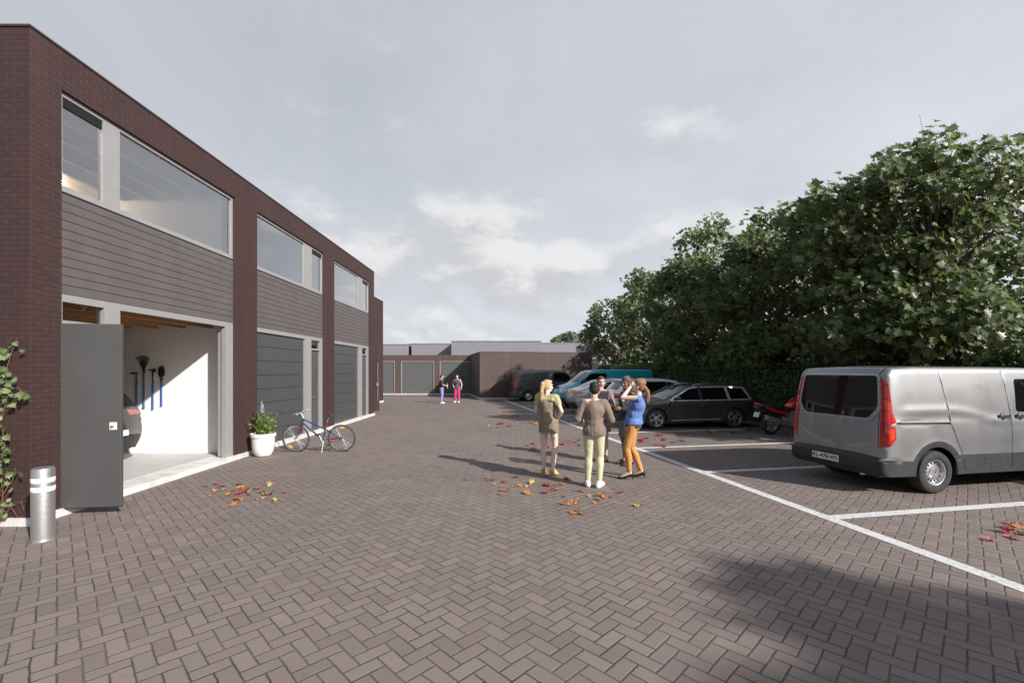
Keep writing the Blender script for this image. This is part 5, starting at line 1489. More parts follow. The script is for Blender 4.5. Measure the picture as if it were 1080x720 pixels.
def hand_prims(wr, d, palm, side, curl=.5):
    """palm, four unequal bent fingers and a thumb; d = direction of the hand, palm = palm normal"""
    d = V(d).normalized(); pn = (V(palm) - d * V(palm).dot(d)).normalized(); s_ = d.cross(pn) * side
    pr = [('c', wr, wr + d * .035, .024, .026)]
    for k in (-1.0, -.33, .33, 1.0):
        pr.append(('c', wr + d * .02 + s_ * k * .016, wr + d * .085 + s_ * k * .028, .014, .0125))
    for k, L in ((-1.0, .058), (-.33, .072), (.33, .078), (1.0, .068)):
        b = wr + d * .088 + s_ * k * .029
        m = b + (d * math.cos(curl * .6) + pn * math.sin(curl * .6)).normalized() * L * .5 + s_ * k * .003
        t = m + (d * math.cos(curl * 1.6) + pn * math.sin(curl * 1.6)).normalized() * L * .5
        pr += [('c', b, m, .0098, .009), ('c', m, t, .009, .0076)]
    tb = wr + d * .03 + s_ * .028
    tm = tb + (d * .6 + s_ * .7 + pn * .35).normalized() * .04
    pr += [('c', tb, tm, .013, .0105), ('c', tm, tm + (d * .9 + pn * .4).normalized() * .032, .0105, .008)]
    return pr

BASE = dict(pelvis=V((0, 0, .94)), waist=V((0, -.01, 1.08)), chest=V((0, -.01, 1.27)), neck=V((0, -.015, 1.44)), head=V((0, .02, 1.605)),
            hipL=V((-.088, 0, .90)), kneeL=V((-.098, .025, .49)), ankL=V((-.10, -.03, .085)), toeL=V((-.115, .13, .03)),
            hipR=V((.088, 0, .90)), kneeR=V((.098, .025, .49)), ankR=V((.10, -.03, .085)), toeR=V((.115, .13, .03)),
            shL=V((-.168, -.02, 1.395)), elL=V((-.225, -.05, 1.12)), wrL=V((-.235, .05, .885)),
            shR=V((.168, -.02, 1.395)), elR=V((.225, -.05, 1.12)), wrR=V((.235, .05, .885)))

def person(loc, rz, label, group, J=None, look=0.0, tilt=0.0, female=True, sk=SK_FAIR, scale=1.0, heel=0.0, hands=None, voxel=.0085, wear=(), detail=True):
    root = empty('person', loc, rz, label, 'person', group)
    root.scale = (scale,) * 3
    j = {k: v.copy() for k, v in BASE.items()}
    if J:
        for k, v in J.items(): j[k] = V(v)
    if heel:
        for k in j:
            if not k.startswith('toe'): j[k].z += heel
    f = 1.0 if female else 1.10
    HR = Euler((R(tilt), 0, R(look))).to_matrix()
    hc = j['head']
    def hp(x, y, z): return hc + HR @ V((x, y, z))
    HQ = HR.to_quaternion()
    pr = []
    pr += [('e', j['pelvis'] + V((0, -.005, -.01)), (.155 * (1.03 if female else .98), .108, .115)), ('e', j['waist'], (.122 * f, .09 * f, .12)), ('e', j['chest'], (.145 * f, .105 * f, .165))]
    pr += [('c', j['pelvis'], j['waist'], .115, .098 * f), ('c', j['waist'], j['chest'], .098 * f, .11 * f)]
    for s_ in 'LR':
        sg = -1 if s_ == 'L' else 1
        pr += [('c', j['chest'] + V((sg * .06, 0, .06)), j['sh' + s_] + V((-sg * .01, 0, -.005)), .085, .055 * f), ('c', j['neck'] + V((0, 0, -.03)), j['sh' + s_], .048, .046 * f)]
        pr += [('c', j['sh' + s_], j['el' + s_], .047 * f, .037 * f), ('c', j['el' + s_], j['el' + s_].lerp(j['wr' + s_], .3), .037 * f, .038 * f), ('c', j['el' + s_].lerp(j['wr' + s_], .3), j['wr' + s_], .038 * f, .025 * f)]
        pr += [('e', j['pelvis'] + V((sg * .070, -.042, -.035)), (.088, .080, .095))]
        pr += [('c', j['hip' + s_], j['hip' + s_].lerp(j['knee' + s_], .45), .088, .074), ('c', j['hip' + s_].lerp(j['knee' + s_], .45), j['knee' + s_], .074, .053),
               ('c', j['knee' + s_], j['knee' + s_].lerp(j['ank' + s_], .32) + V((0, -.018, 0)), .051, .054), ('c', j['knee' + s_].lerp(j['ank' + s_], .32) + V((0, -.018, 0)), j['ank' + s_], .053, .035)]
        a, t = j['ank' + s_], j['toe' + s_]
        fd = V((t.x - a.x, t.y - a.y, 0)).normalized()
        hl = a - fd * .045 + V((0, 0, -.045))
        pr += [('c', a, hl, .034, .032), ('c', a + fd * .02 + V((0, 0, -.02)), t, .036, .028), ('c', hl, t, .030, .027)]
        d = (j['wr' + s_] - j['el' + s_]).normalized(); palm = V((-sg * .9, .2, 0))
        if hands and s_ in hands: d, palm, cu = hands[s_]
        else: cu = .5
        pr += hand_prims(j['wr' + s_], d, palm, sg, cu)
        if female: pr.append(('e', j['chest'] + V((sg * .065, .085, -.01)), (.055, .05, .055)))
    pr += [('c', j['neck'] + V((0, 0, -.03)), hc + HR @ V((0, -.02, -.06)), .052 * f, .050 * f)]
    pr += [('e', hp(0, -.012, .030), (.073, .092, .088), HQ), ('e', hp(0, .028, -.045), (.055, .060, .070), HQ), ('e', hp(0, .058, -.088), (.026, .024, .02), HQ), ('c', hp(0, .092, .005), hp(0, .106, -.030), .009, .015),
           ('e', hp(0, .080, .028), (.05, .018, .012), HQ), ('e', hp(0, .085, -.062), (.022, .012, .010), HQ), ('e', hp(-.04, .06, -.03), (.025, .025, .025), HQ), ('e', hp(.04, .06, -.03), (.025, .025, .025), HQ)]
    for sg in (-1, 1): pr.append(('e', hp(sg * .076, -.01, -.012), (.010, .022, .033), HQ))
    body = blob('body', pr, sk, root, voxel, 3, factor=.4)
    if detail:
        for sg in (-1, 1):
            MB().ell(hp(sg * .030, .0765, .004), (.0125, .008, .008), rot=HQ, u=10, v=7).build('eye', mat('dark eye', (.03, .022, .018), .2), body, smooth=80)
        MB().ell(hp(0, .094, -.060), (.021, .006, .0075), rot=HQ, u=12, v=7).build('mouth', mat('lip tone', (.33, .11, .10), .45), body, smooth=80)
    ctx = dict(root=root, j=j, f=f, hp=hp, HQ=HQ, HR=HR, voxel=voxel)
    for w in wear: w(ctx)
    return root

# ---- garments, each following the same joints
def top(mt, name='top', sleeve=1.0, hem=-.02, loose=.018, neck=.0, fold=.006, low=None):
    def go(c):
        j, f = c['j'], c['f']; L = loose; pr = []
        hz = j['pelvis'].z + hem
        pr += [('e', j['chest'], (.145 * f + L, .108 * f + L, .175)), ('c', j['waist'], j['chest'], .098 * f + L, .112 * f + L), ('e', j['waist'], (.125 * f + L, .095 * f + L, .14)),
               ('e', j['pelvis'] + V((0, -.012, -.02)), (.172 + L, .134 + L, .18)), ('c', j['waist'], j['pelvis'] + V((0, -.01, -.03)), .104 * f + L, .122 + L)]
        if hem < -.08: pr += [('e', j['pelvis'] + V((0, -.012, hem * .6)), (.168 + L, .125 + L, .15))]
        for s_ in 'LR':
            sg = -1 if s_ == 'L' else 1
            pr += [('c', j['chest'] + V((sg * .06, 0, .06)), j['sh' + s_] + V((-sg * .02, 0, -.012)), .086 + L * .7, .052 * f + L * .4), ('c', j['neck'] + V((0, 0, -.045)), j['sh' + s_] + V((-sg * .012, 0, -.008)), .048 + L * .5, .044 * f + L * .4)]
            if sleeve > 0:
                e = j['el' + s_]
                if sleeve <= .5: pr.append(('c', j['sh' + s_], j['sh' + s_].lerp(e, sleeve * 2), .052 * f + L, .046 * f + L))
                else:
                    t = (sleeve - .5) * 2
                    pr += [('c', j['sh' + s_] + V((-sg * .008, 0, -.01)), e, .047 * f + L * .5, .041 * f + L * .8), ('c', e, e.lerp(j['wr' + s_], t * .96), .042 * f + L * .9, .031 * f + L * .5)]
            if c['f'] == 1.0: pr.append(('e', j['chest'] + V((sg * .065, .085, -.01)), (.058 + L * .7, .05 + L, .062)))
        z = j['neck'].z + neck
        o = blob(name, pr, mt, c['root'], max(.010, c['voxel']), 6, clips=[(V((0, 0, hz)), V((0, 0, -1)))], fold=fold)
    return go
def trousers(mt, loose=.012, length=.96, fold=.004, waist=.05):
    def go(c):
        j = c['j']; L = loose; pr = [('e', j['pelvis'] + V((0, -.005, .01)), (.158 + L, .112 + L, .125)), ('c', j['pelvis'], j['waist'], .115 + L * .5, .10)]
        for s_ in 'LR':
            sg = -1 if s_ == 'L' else 1
            h, k, a = j['hip' + s_], j['knee' + s_], j['ank' + s_]
            m = h.lerp(k, .45); q = k.lerp(a, .32) + V((0, -.015, 0)); e = k.lerp(a, length)
            pr += [('e', j['pelvis'] + V((sg * .062, -.042, -.035)), (.096 + L, .084 + L, .105)), ('e', j['pelvis'] + V((0, -.05, -.05)), (.06, .07, .07)), ('c', h, m, .09 + L, .076 + L), ('c', m, k, .076 + L, .055 + L), ('c', k, q, .054 + L, .056 + L), ('c', q, e, .055 + L, .038 + L)]
        blob('trousers', pr, mt, c['root'], max(.010, c['voxel']), 4, clips=[(V((0, 0, j['pelvis'].z + waist)), V((0, 0, 1)))], fold=fold, fscale=12)
    return go
def skirt(mt, length=.40, flare=.06, fold=.010, name='skirt', topz=.10, split=False):
    def go(c):
        j = c['j']; pr = []
        z0 = j['pelvis'].z + topz; n = 16
        for sg in (-1, 1): pr.append(('e', j['pelvis'] + V((sg * .066, -.045, -.035)), (.103, .098, .115)))
        for i in range(n):
            t = i / (n - 1); z = z0 - t * (length + topz + .04)
            w = .140 + .045 * min(1, t * 3.2) + flare * t; d = .115 + .04 * min(1, t * 3.2) + flare * .7 * t
            ctr = j['waist'].lerp(j['pelvis'], min(1, t * 2)) if t < .5 else j['pelvis'].lerp((j['kneeL'] + j['kneeR']) / 2, max(0, (t - .3)) * .55)
            pr.append(('e', V((ctr.x, ctr.y - .008, z)), (w, d, .075)))
        blob(name, pr, mt, c['root'], .011, 8, clips=[(V((0, 0, j['pelvis'].z - length)), V((0, 0, -1)))], fold=fold, fscale=14)
    return go
def shoes(mt, heel=0.0, sole=None):
    def go(c):
        j = c['j']
        for s_ in 'LR':
            a, t = j['ank' + s_], j['toe' + s_]
            fd = V((t.x - a.x, t.y - a.y, 0)).normalized()
            hl = a - fd * .047 + V((0, 0, -.05)); pr = []
            if heel:
                pr += [('c', hl + V((0, 0, .004)), t + V((0, 0, -.002)), .036, .030), ('c', t, t + fd * .045 + V((0, 0, -.008)), .031, .016), ('c', hl + V((0, 0, .018)), hl + V((0, 0, -.012)), .036, .030), ('c', hl + fd * -.008, V((hl.x - fd.x * .012, hl.y - fd.y * .012, .012)), .020, .010)]
            else:
                pr += [('c', hl, t + V((0, 0, .006)), .042, .037), ('c', a + fd * .02 + V((0, 0, -.015)), t + V((0, 0, .008)), .046, .036), ('c', a + V((0, 0, .015)), hl, .046, .042), ('c', t + V((0, 0, .002)), t + fd * .03 + V((0, 0, .0)), .037, .030)]
            blob('shoe', pr, mt, c['root'], .0075, 3, clips=[(V((0, 0, .004)), V((0, 0, -1)))])
    return go
def hair(mt, style='short'):
    def go(c):
        hp, HQ, j = c['hp'], c['HQ'], c['j']
        pr = [('e', hp(0, -.028, .045), (.082, .092, .086), HQ), ('e', hp(0, -.055, .0), (.076, .066, .085), HQ), ('e', hp(-.058, -.03, .02), (.028, .055, .06), HQ), ('e', hp(.058, -.03, .02), (.028, .055, .06), HQ), ('e', hp(0, .035, .088), (.06, .05, .034), HQ)]
        if style == 'pony':
            b = hp(0, -.105, .055); pr += [('c', b, b + V((0, -.045, .005)), .030, .034)]
            p0 = b + V((0, -.05, .0))
            for d, r0 in ((V((-.012, -.055, -.14)), .036), (V((-.02, -.05, -.30)), .040), (V((-.012, -.02, -.46)), .028)):
                p1 = b + d; pr.append(('c', p0, p1, r0, r0 * (.92 if d.z > -.4 else .45))); p0 = p1
        elif style == 'long':
            for sx in (-.06, -.02, .03, .065):
                pr += [('c', hp(sx, -.06, .0), hp(sx * 1.2, -.075, -.14), .036, .036), ('c', hp(sx * 1.2, -.075, -.14), hp(sx * 1.15, -.07, -.25), .036, .022)]
        elif style == 'bun':
            pr.append(('e', hp(0, -.12, .06), (.045, .04, .042)))
        elif style == 'curly_pony':
            b = hp(0, -.10, .01); p0 = b
            for d in (V((.01, -.06, -.08)), V((.0, -.07, -.17)), V((.0, -.05, -.25))): p1 = b + d; pr.append(('c', p0, p1, .040, .036)); p0 = p1
        blob('hair', pr, mt, c['root'], .0085, 3, fold=.004, fscale=38)
    return go
def beanie(mt, name='knitted_hat'):
    def go(c):
        hp, HQ = c['hp'], c['HQ']
        pr = [('e', hp(0, -.022, .062), (.088, .104, .082), HQ), ('e', hp(0, -.045, .03), (.087, .085, .062), HQ), ('e', hp(0, -.05, .125), (.045, .05, .035), HQ)]
        o = c['HR'] @ V((0, -.25, 1))
        blob(name, pr, mt, c['root'], .0085, 3, clips=[(hp(0, 0, .036), -(c['HR'] @ V((0, .32, 1))).normalized())], fold=.003, fscale=40)
    return go
def shawl(mt):
    def go(c):
        j = c['j']; pr = []
        for s_ in 'LR':
            sg = -1 if s_ == 'L' else 1
            pr += [('c', j['neck'] + V((0, -.05, -.03)), j['sh' + s_] + V((0, -.02, .01)), .045, .068), ('c', j['sh' + s_] + V((sg * .005, -.01, .0)), j['sh' + s_].lerp(j['el' + s_], .42), .070, .062), ('c', j['neck'] + V((sg * .03, .05, -.04)), j['chest'] + V((sg * .05, .10, .04)), .040, .035)]
        pr += [('c', j['shL'] + V((.05, -.07, -.03)), j['shR'] + V((-.05, -.07, -.03)), .045, .045)]
        blob('shoulder_wrap', pr, mt, c['root'], .010, 4, fold=.009, fscale=20)
    return go
def handbag(mt, c0, size):
    def go(c):
        x, y, z = c0
        MB().box(x - size[0], x + size[0], y - size[1], y + size[1], z - size[2], z + size[2], bev=.008).build('held_paper', mt, c['root'])
    return go

GRP = 'people talking in the middle of the yard'
HAIR_BLOND = mat('honey blond hair', (0.40, 0.275, 0.145), .7, var=.25, scale=60); HAIR_DARK = mat('near black hair', (.014, .011, .010), .75, var=.2); HAIR_AUB = mat('auburn hair', (.10, .035, .025), .75, var=.25, scale=50); HAIR_GING = mat('ginger brown hair', (.20, .095, .045), .75, var=.25, scale=60)
# woman with the long blond ponytail, seen from behind
p = gp(577.5, 500.8)
J1 = dict(pelvis=(.02, 0, .94), waist=(.01, -.005, 1.08), hipL=(-.07, 0, .90), hipR=(.108, 0, .90), kneeL=(-.085, .035, .49), ankL=(-.075, -.01, .085), toeL=(-.085, .12, .03), kneeR=(.145, .02, .49), ankR=(.125, -.085, .085), toeR=(.175, .045, .03),
          elR=(.30, -.10, 1.15), wrR=(.17, .01, .985), elL=(-.235, .0, 1.13), wrL=(-.12, .18, 1.10))
person(p[:], R(-22), 'woman with long blond ponytail, olive playsuit and mustard heels, seen from behind', GRP, J1, look=-38, scale=.985, heel=.055, sk=skin('pale skin', (.60, .44, .37)),
       hands={'R': (V((-.6, .2, -.55)), V((-.3, -.9, 0)), .5), 'L': (V((.6, .5, .1)), V((0, -1, 0)), .7)},
       wear=[top(cloth('olive brown linen', (.195, .155, .108)), 'playsuit_top', sleeve=0, hem=.0, loose=.026, fold=.008), skirt(MATS['olive brown linen'], .19, .015, .012, 'playsuit_shorts'), shawl(cloth('yellow green cotton', (.36, .34, .17))), hair(HAIR_BLOND, 'pony'), shoes(mat('mustard leather', (.42, .25, .04), .4), heel=1)])
# man in the taupe jumper, seen from behind
p = gp(626.5, 512.8)
J2 = dict(hipL=(-.085, 0, .90), hipR=(.085, 0, .90), kneeL=(-.085, .04, .49), ankL=(-.105, .0, .085), toeL=(-.12, .15, .03), kneeR=(.10, .02, .49), ankR=(.075, -.07, .085), toeR=(.15, .07, .03),
          shL=(-.176, -.02, 1.395), shR=(.176, -.02, 1.395), elL=(-.275, -.05, 1.13), wrL=(-.21, .18, 1.07), elR=(.275, -.06, 1.12), wrR=(.21, .17, 1.06), chest=(0, -.015, 1.27))
person(p[:], R(-4), 'man in taupe jumper, pale lime trousers and white shoes, back to the viewer', GRP, J2, look=8, female=False, scale=1.005, sk=SK_FAIR,
       wear=[trousers(cloth('pale lime chino', (.46, .43, .29)), .010, .94, waist=-.02), top(cloth('taupe wool knit', (.165, .125, .098)), 'jumper', sleeve=1.0, hem=-.085, loose=.026, fold=.013), hair(HAIR_DARK, 'short'), shoes(mat('white canvas shoe', (.70, .69, .67), .6))])
# woman hidden behind the man, facing us
p = gp(634, 485.2)
J3 = dict(elR=(.25, .06, 1.16), wrR=(.07, .17, 1.38), elL=(-.24, -.02, 1.13), wrL=(-.10, .16, 1.08))
person(p[:], R(172), 'woman in a mauve grey dress and red shoes, mostly hidden behind the man', GRP, J3, look=6, scale=1.02, heel=.04,
       hands={'R': (V((-.3, .1, .9)), V((-.5, -.6, 0)), .8), 'L': (V((.8, .4, 0)), V((0, -1, 0)), .6)},
       wear=[top(cloth('mauve grey jersey', (.20, .165, .17)), 'dress_top', sleeve=.45, hem=-.03, loose=.022), skirt(MATS['mauve grey jersey'], .36, .03, .010, 'dress_skirt'), hair(HAIR_AUB, 'bun'), shoes(mat('red patent leather', (.38, .02, .03), .25), heel=1)])
# woman in the dark jacket and brown hat
p = gp(661, 489.8)
J4 = dict(elL=(-.24, .02, 1.13), wrL=(-.16, .25, 1.10), elR=(.25, -.06, 1.12), wrR=(.18, .16, 1.02), kneeL=(-.09, .03, .49))
person(p[:], R(112), 'dark skinned woman in brown knitted hat, black jacket and grey skirt', GRP, J4, look=18, scale=1.015, heel=.035, sk=SK_DARK,
       hands={'L': (V((.2, .9, .15)), V((.9, 0, .3)), .6)},
       wear=[top(cloth('black wool jacket', (.018, .018, .022)), 'jacket', sleeve=1.0, hem=-.08, loose=.024, fold=.008), skirt(cloth('grey pencil skirt', (.13, .13, .145)), .40, .0, .006), hair(mat('dark brown hair', (.05, .028, .02), .75), 'long'), beanie(cloth('brown rib knit', (.115, .062, .050))), shoes(mat('black leather', (.02, .02, .022), .35), heel=1)])
# woman in the denim waistcoat raising her arm
p = gp(668.5, 504.5)
J5 = dict(pelvis=(.0, .02, .94), waist=(0, -.01, 1.08), chest=(0, -.055, 1.27), neck=(0, -.085, 1.44), head=(0, -.075, 1.60), hipL=(-.088, .02, .90), hipR=(.088, .02, .90), kneeL=(-.09, .12, .50), ankL=(-.10, .07, .085), toeL=(-.10, .22, .03), kneeR=(.10, .05, .49), ankR=(.105, -.12, .085), toeR=(.13, .02, .03),
          shL=(-.168, -.07, 1.395), shR=(.168, -.07, 1.395), elL=(-.17, .19, 1.40), wrL=(-.06, .06, 1.58), elR=(.19, .17, 1.25), wrR=(.02, .20, 1.35))
person(p[:], R(72), 'woman in sleeveless denim waistcoat and orange patterned trousers with her arm raised to her face', GRP, J5, look=-4, tilt=14, scale=1.0, heel=.05, sk=skin('pale skin', (.60, .44, .37)),
       hands={'L': (V((.35, -.25, .75)), V((.5, -.6, -.2)), .7), 'R': (V((-.8, .1, .3)), V((0, -1, 0)), .7)},
       wear=[trousers(mat('orange patterned cotton', (.47, .225, .07), .85, var=.30, scale=45), .008, .95), top(cloth('black vest hem', (.03, .03, .034)), 'undershirt', sleeve=0, hem=-.075, loose=.014), top(cloth('blue denim', (.085, .165, .40), var=.45), 'denim_waistcoat', sleeve=0, hem=-.01, loose=.034, fold=.014), hair(HAIR_GING, 'curly_pony'), beanie(cloth('khaki knit', (.20, .135, .075))), shoes(mat('black leather', (.02, .02, .022), .35), heel=1)])
# two people far off by the garages
G2 = 'people by the lock-up garages'
p = gp(465.8, 425.3)
J6 = dict(elL=(-.23, .0, 1.13), wrL=(-.14, .24, 1.08), elR=(.24, .0, 1.13), wrR=(.15, .25, 1.06))
person(p[:], R(-80), 'man in black top and light blue jeans holding white paper near the garages', G2, J6, female=False, scale=.985, sk=SK_TAN, voxel=.011, detail=False,
       wear=[trousers(cloth('light blue denim', (.20, .25, .44)), .026, 1.0), top(cloth('black jersey', (.022, .023, .022)), 'top', sleeve=.55, hem=-.02, loose=.022), hair(mat('dark red brown hair', (.06, .02, .016), .5), 'short'), shoes(MATS['white canvas shoe']), handbag(mat('white paper sheet', (.70, .66, .58), .7), (.02, .34, 1.05), (.12, .012, .15))])
p = gp(482.2, 424.3)
J7 = dict(elL=(-.27, -.06, 1.14), wrL=(-.27, .02, .90), elR=(.30, -.09, 1.15), wrR=(.21, .05, .97), kneeR=(.115, .03, .49), ankR=(.125, -.02, .085), toeR=(.15, .13, .03))
person(p[:], R(172), 'woman in grey sleeveless top and bright pink trousers facing us near the garages', G2, J7, female=True, scale=.985, sk=skin('pale skin', (.60, .44, .37)), voxel=.011, detail=False,
       wear=[trousers(cloth('bright pink cotton', (.55, .035, .16)), .020, .98), top(cloth('charcoal grey jersey', (.07, .07, .072)), 'top', sleeve=0, hem=-.06, loose=.02), hair(HAIR_DARK, 'bun'), shoes(MATS['white canvas shoe'])])
# ================================================================== fallen leaves
rng = np.random.default_rng(31)
half = leaf_shape(True)
def fallen_mesh(seed):
    r = np.random.default_rng(seed)
    k = len(half); vs = []; fold = r.uniform(.25, .8); curl = r.uniform(.2, .9); tip = r.uniform(-.2, .5)
    def P(u, v, s_): 
        x = u - .5
        return (x * (1 - .12 * curl), v * s_ * (1 - .25 * fold), abs(v) * fold * .8 + curl * (x * x) * .9 + tip * max(0, x) * .4 + .05 * math.sin(7 * v + seed))
    for u, v in half: vs.append(P(u, v, 1))
    for u, v in half[1:-1]: vs.append(P(u, v, -1))
    vs.append((-.85, .02, .12)); vs.append((-.85, -.02, .12))
    zmin = min(v[2] for v in vs)
    vs = [(x, y, z - zmin + .02) for x, y, z in vs]
    f1 = list(range(k)); f2 = [0] + list(range(k, 2 * k - 2)) + [k - 1]
    n = 2 * k - 2
    return vs, [f1, f2[::-1], [0, n, n + 1]]
def dead(name, c):
    m = mat(name, c, .6, var=.35, scale=9, trans=.25); return m
KINDS = [('crimson', dead('crimson leaf', (.36, .05, .06))), ('scarlet', dead('scarlet leaf', (.42, .10, .05))), ('orange', dead('orange leaf', (.46, .20, .075))), ('yellow', dead('yellow leaf', (.52, .34, .14))), ('brown', dead('brown leaf', (.13, .055, .03))), ('pinkish', dead('pink dried leaf', (.45, .20, .21)))]
MESHES = {}
for nm, m in KINDS:
    for q in range(3):
        v_, f_ = fallen_mesh(len(MESHES) * 7 + 3)
        me = bpy.data.meshes.new('fallen_leaf'); me.from_pydata(v_, [], f_); me.materials.append(m); me.update()
        MESHES[(nm, q)] = me
WHERE = {
 'garage': ('leaves on the paving before the open garage', 'on the paving before the open garage'),
 'front': ('leaves at the feet of the talking people', 'on the paving in front of the talking people'),
 'left': ('leaves left of the long white line further back', 'on the paving left of the long white line, further back'),
 'legs': ('leaves behind the talking people', 'on the paving behind the talking people'),
 'bays': ('leaves in the empty bay before the dark estate', 'in the parking bays near the dark estate'),
 'moto': ('leaves around the motorcycle', 'beside the red motorcycle wheel'),
 'corner': ('leaves in the nearest parking bay', 'in the nearest bay at the right picture edge'),
}
def drop(where, px, py, kind, size, z=0.004):
    nm = KINDS[kind][0]
    me = MESHES[(nm, int(rng.integers(3)))]
    o = bpy.data.objects.new('fallen_leaf', me); COL.objects.link(o)
    p = gp(px, py); o.location = (p.x, p.y, z)
    size *= .78; o.scale = (size,) * 3; o.rotation_euler = (rng.normal() * .12, rng.normal() * .12, rng.uniform(0, 6.28))
    tag(o, f'{nm} fallen leaf lying {WHERE[where][1]}', 'leaf', WHERE[where][0])
# leaves read off the photograph one by one: patch, px, py, colour, size
L_ = [('garage', 216, 513, 5, .17), ('garage', 229, 511, 0, .13), ('garage', 233, 513, 1, .17), ('garage', 228, 518, 3, .14), ('garage', 231, 517.5, 5, .12), ('garage', 226, 520.5, 2, .13), ('garage', 222, 523, 2, .10), ('garage', 238, 516.5, 3, .14), ('garage', 240, 522, 2, .18), ('garage', 246, 517.5, 2, .16), ('garage', 252, 516, 3, .18), ('garage', 255, 514, 3, .15), ('garage', 253, 511, 4, .17), ('garage', 260.5, 516.5, 0, .2), ('garage', 260.5, 519.5, 3, .16), ('garage', 250, 521.5, 0, .18), ('garage', 256, 519, 0, .16), ('garage', 249, 527.5, 1, .18), ('garage', 255, 526.5, 3, .15), ('garage', 247, 532.5, 2, .2), ('garage', 271, 515.3, 1, .19), ('garage', 285, 512, 3, .19), ('garage', 276, 519.5, 4, .16), ('garage', 281, 522, 3, .2), ('garage', 285, 521.5, 4, .18), ('garage', 277, 525, 3, .14), ('garage', 291.5, 528, 3, .17), ('garage', 301.5, 519.5, 1, .14), ('garage', 305, 514, 5, .10), ('garage', 271, 527, 5, .10), ('garage', 261, 522.5, 1, .12)]
F_ = [(492, 505.5, 5, .18), (514.5, 504.5, 5, .16), (516, 506.5, 5, .18), (520, 506, 1, .14), (521.5, 511, 2, .12), (544, 504, 4, .18), (531, 508.5, 4, .13), (529, 513.5, 5, .11), (530, 517.5, 2, .16), (535, 518, 1, .16), (528.5, 521.5, 2, .12), (543, 513.5, 2, .15), (549, 512.5, 2, .16), (562, 510.5, 3, .24), (556, 513.5, 3, .14), (557, 520.5, 2, .22), (552, 519.5, 4, .14), (577, 513, 0, .24), (581, 517, 0, .2), (575, 520, 0, .2), (586.5, 516.5, 2, .18), (588, 511.5, 1, .18), (593.5, 511, 1, .16), (599, 505.5, 4, .22), (603, 506, 2, .12), (614, 518.5, 3, .2), (595, 523.5, 1, .12), (593, 531.5, 1, .16), (600, 532, 2, .18), (606.5, 530.5, 2, .2), (611, 528, 3, .13), (622, 524, 5, .16), (627, 523, 5, .14), (632.5, 522.5, 3, .22), (633, 527, 3, .16), (642.5, 524, 1, .2), (638, 525, 2, .16), (654, 519.5, 0, .15), (628, 530.5, 3, .12), (673, 533.5, 3, .22), (604.5, 541, 2, .2), (612, 541.5, 2, .2), (609, 540, 4, .15), (637.5, 510, 0, .12), (648, 515.5, 5, .10)]
for q in L_: drop(*q)
for q in F_: drop('front', *q)
def scatter(where, n, x0, x1, y0, y1, kinds, s0, s1):
    for _ in range(n): drop(where, rng.uniform(x0, x1), rng.uniform(y0, y1), int(rng.choice(kinds)), rng.uniform(s0, s1))
scatter('left', 9, 524, 536, 435.5, 438.5, [2, 3, 1], .15, .25); scatter('left', 6, 534, 549, 437.5, 441.5, [0, 1, 4], .15, .25); scatter('left', 2, 512, 520, 436, 440, [5, 2], .15, .2)
scatter('left', 5, 510, 530, 447, 451, [2, 3, 4], .15, .22); scatter('left', 6, 527, 542, 446.5, 450.5, [1, 1, 4, 2], .16, .24); scatter('left', 6, 545, 568, 444.5, 449, [1, 3, 4, 2], .16, .24)
scatter('legs', 8, 555, 566, 467, 476, [4, 1, 2], .14, .22); scatter('legs', 4, 572, 582, 469, 475, [1, 2, 4], .14, .2); scatter('legs', 10, 588, 600, 465, 472, [1, 2, 0], .14, .2); scatter('legs', 4, 600, 612, 464, 470, [3, 2, 4], .14, .2)
scatter('legs', 2, 614, 618, 457, 460, [5, 0], .15, .2)
scatter('bays', 9, 674, 682, 455, 469, [0, 1, 0], .16, .24); scatter('bays', 8, 690, 706, 459, 464.5, [1, 2, 0], .16, .24); scatter('bays', 8, 706, 722, 455.5, 460, [1, 2, 4], .16, .24); scatter('bays', 4, 692, 701, 469, 473.5, [0, 0, 1], .16, .22); scatter('bays', 3, 700, 712, 449.5, 453, [2, 1], .2, .3); scatter('bays', 12, 747, 778, 455, 459, [1, 4, 2, 4], .18, .28); scatter('bays', 3, 652, 662, 450, 458, [2, 5], .16, .24)
scatter('bays', 3, 708, 722, 464, 467, [4], .18, .24)
scatter('moto', 6, 788, 800, 451.5, 455.5, [4, 0], .16, .24); scatter('moto', 8, 824, 842, 453, 458, [0, 1, 2], .16, .24)
for q in [(1046, 570, 5, .2), (1040, 569.5, 5, .15), (1059, 561.5, 0, .22), (1064, 566, 5, .2), (1069, 558.5, 2, .24), (1074, 556, 2, .22), (1066, 553, 1, .2), (1062, 557, 4, .2), (1077, 563, 4, .18), (1072, 569, 5, .14)]: drop('corner', *q)
SUN_E = 5.0; SKY_STR = 0.10; EXPO = 0.45
CLOUD_OFF = (0.3, 5.2, 1.1); CL_SCALE = 2.9
CL_DARK = (0.44, 0.445, 0.455); CL_LIGHT = (0.63, 0.63, 0.63); CL_VEIL = (0.51, 0.53, 0.57)
# ================================================================== light, sky, camera
SUN = Vector((0.76, -0.65, 0)).normalized(); EL = R(30.5)
SUN = Vector((SUN.x * math.cos(EL), SUN.y * math.cos(EL), math.sin(EL)))
sl = bpy.data.lights.new('sun', 'SUN'); sl.energy = SUN_E; sl.angle = R(1.1); sl.color = (1.0, 0.955, 0.90)
so = bpy.data.objects.new('sun', sl); COL.objects.link(so); so.rotation_euler = SUN.to_track_quat('Z', 'Y').to_euler()
so.location = SUN * 60

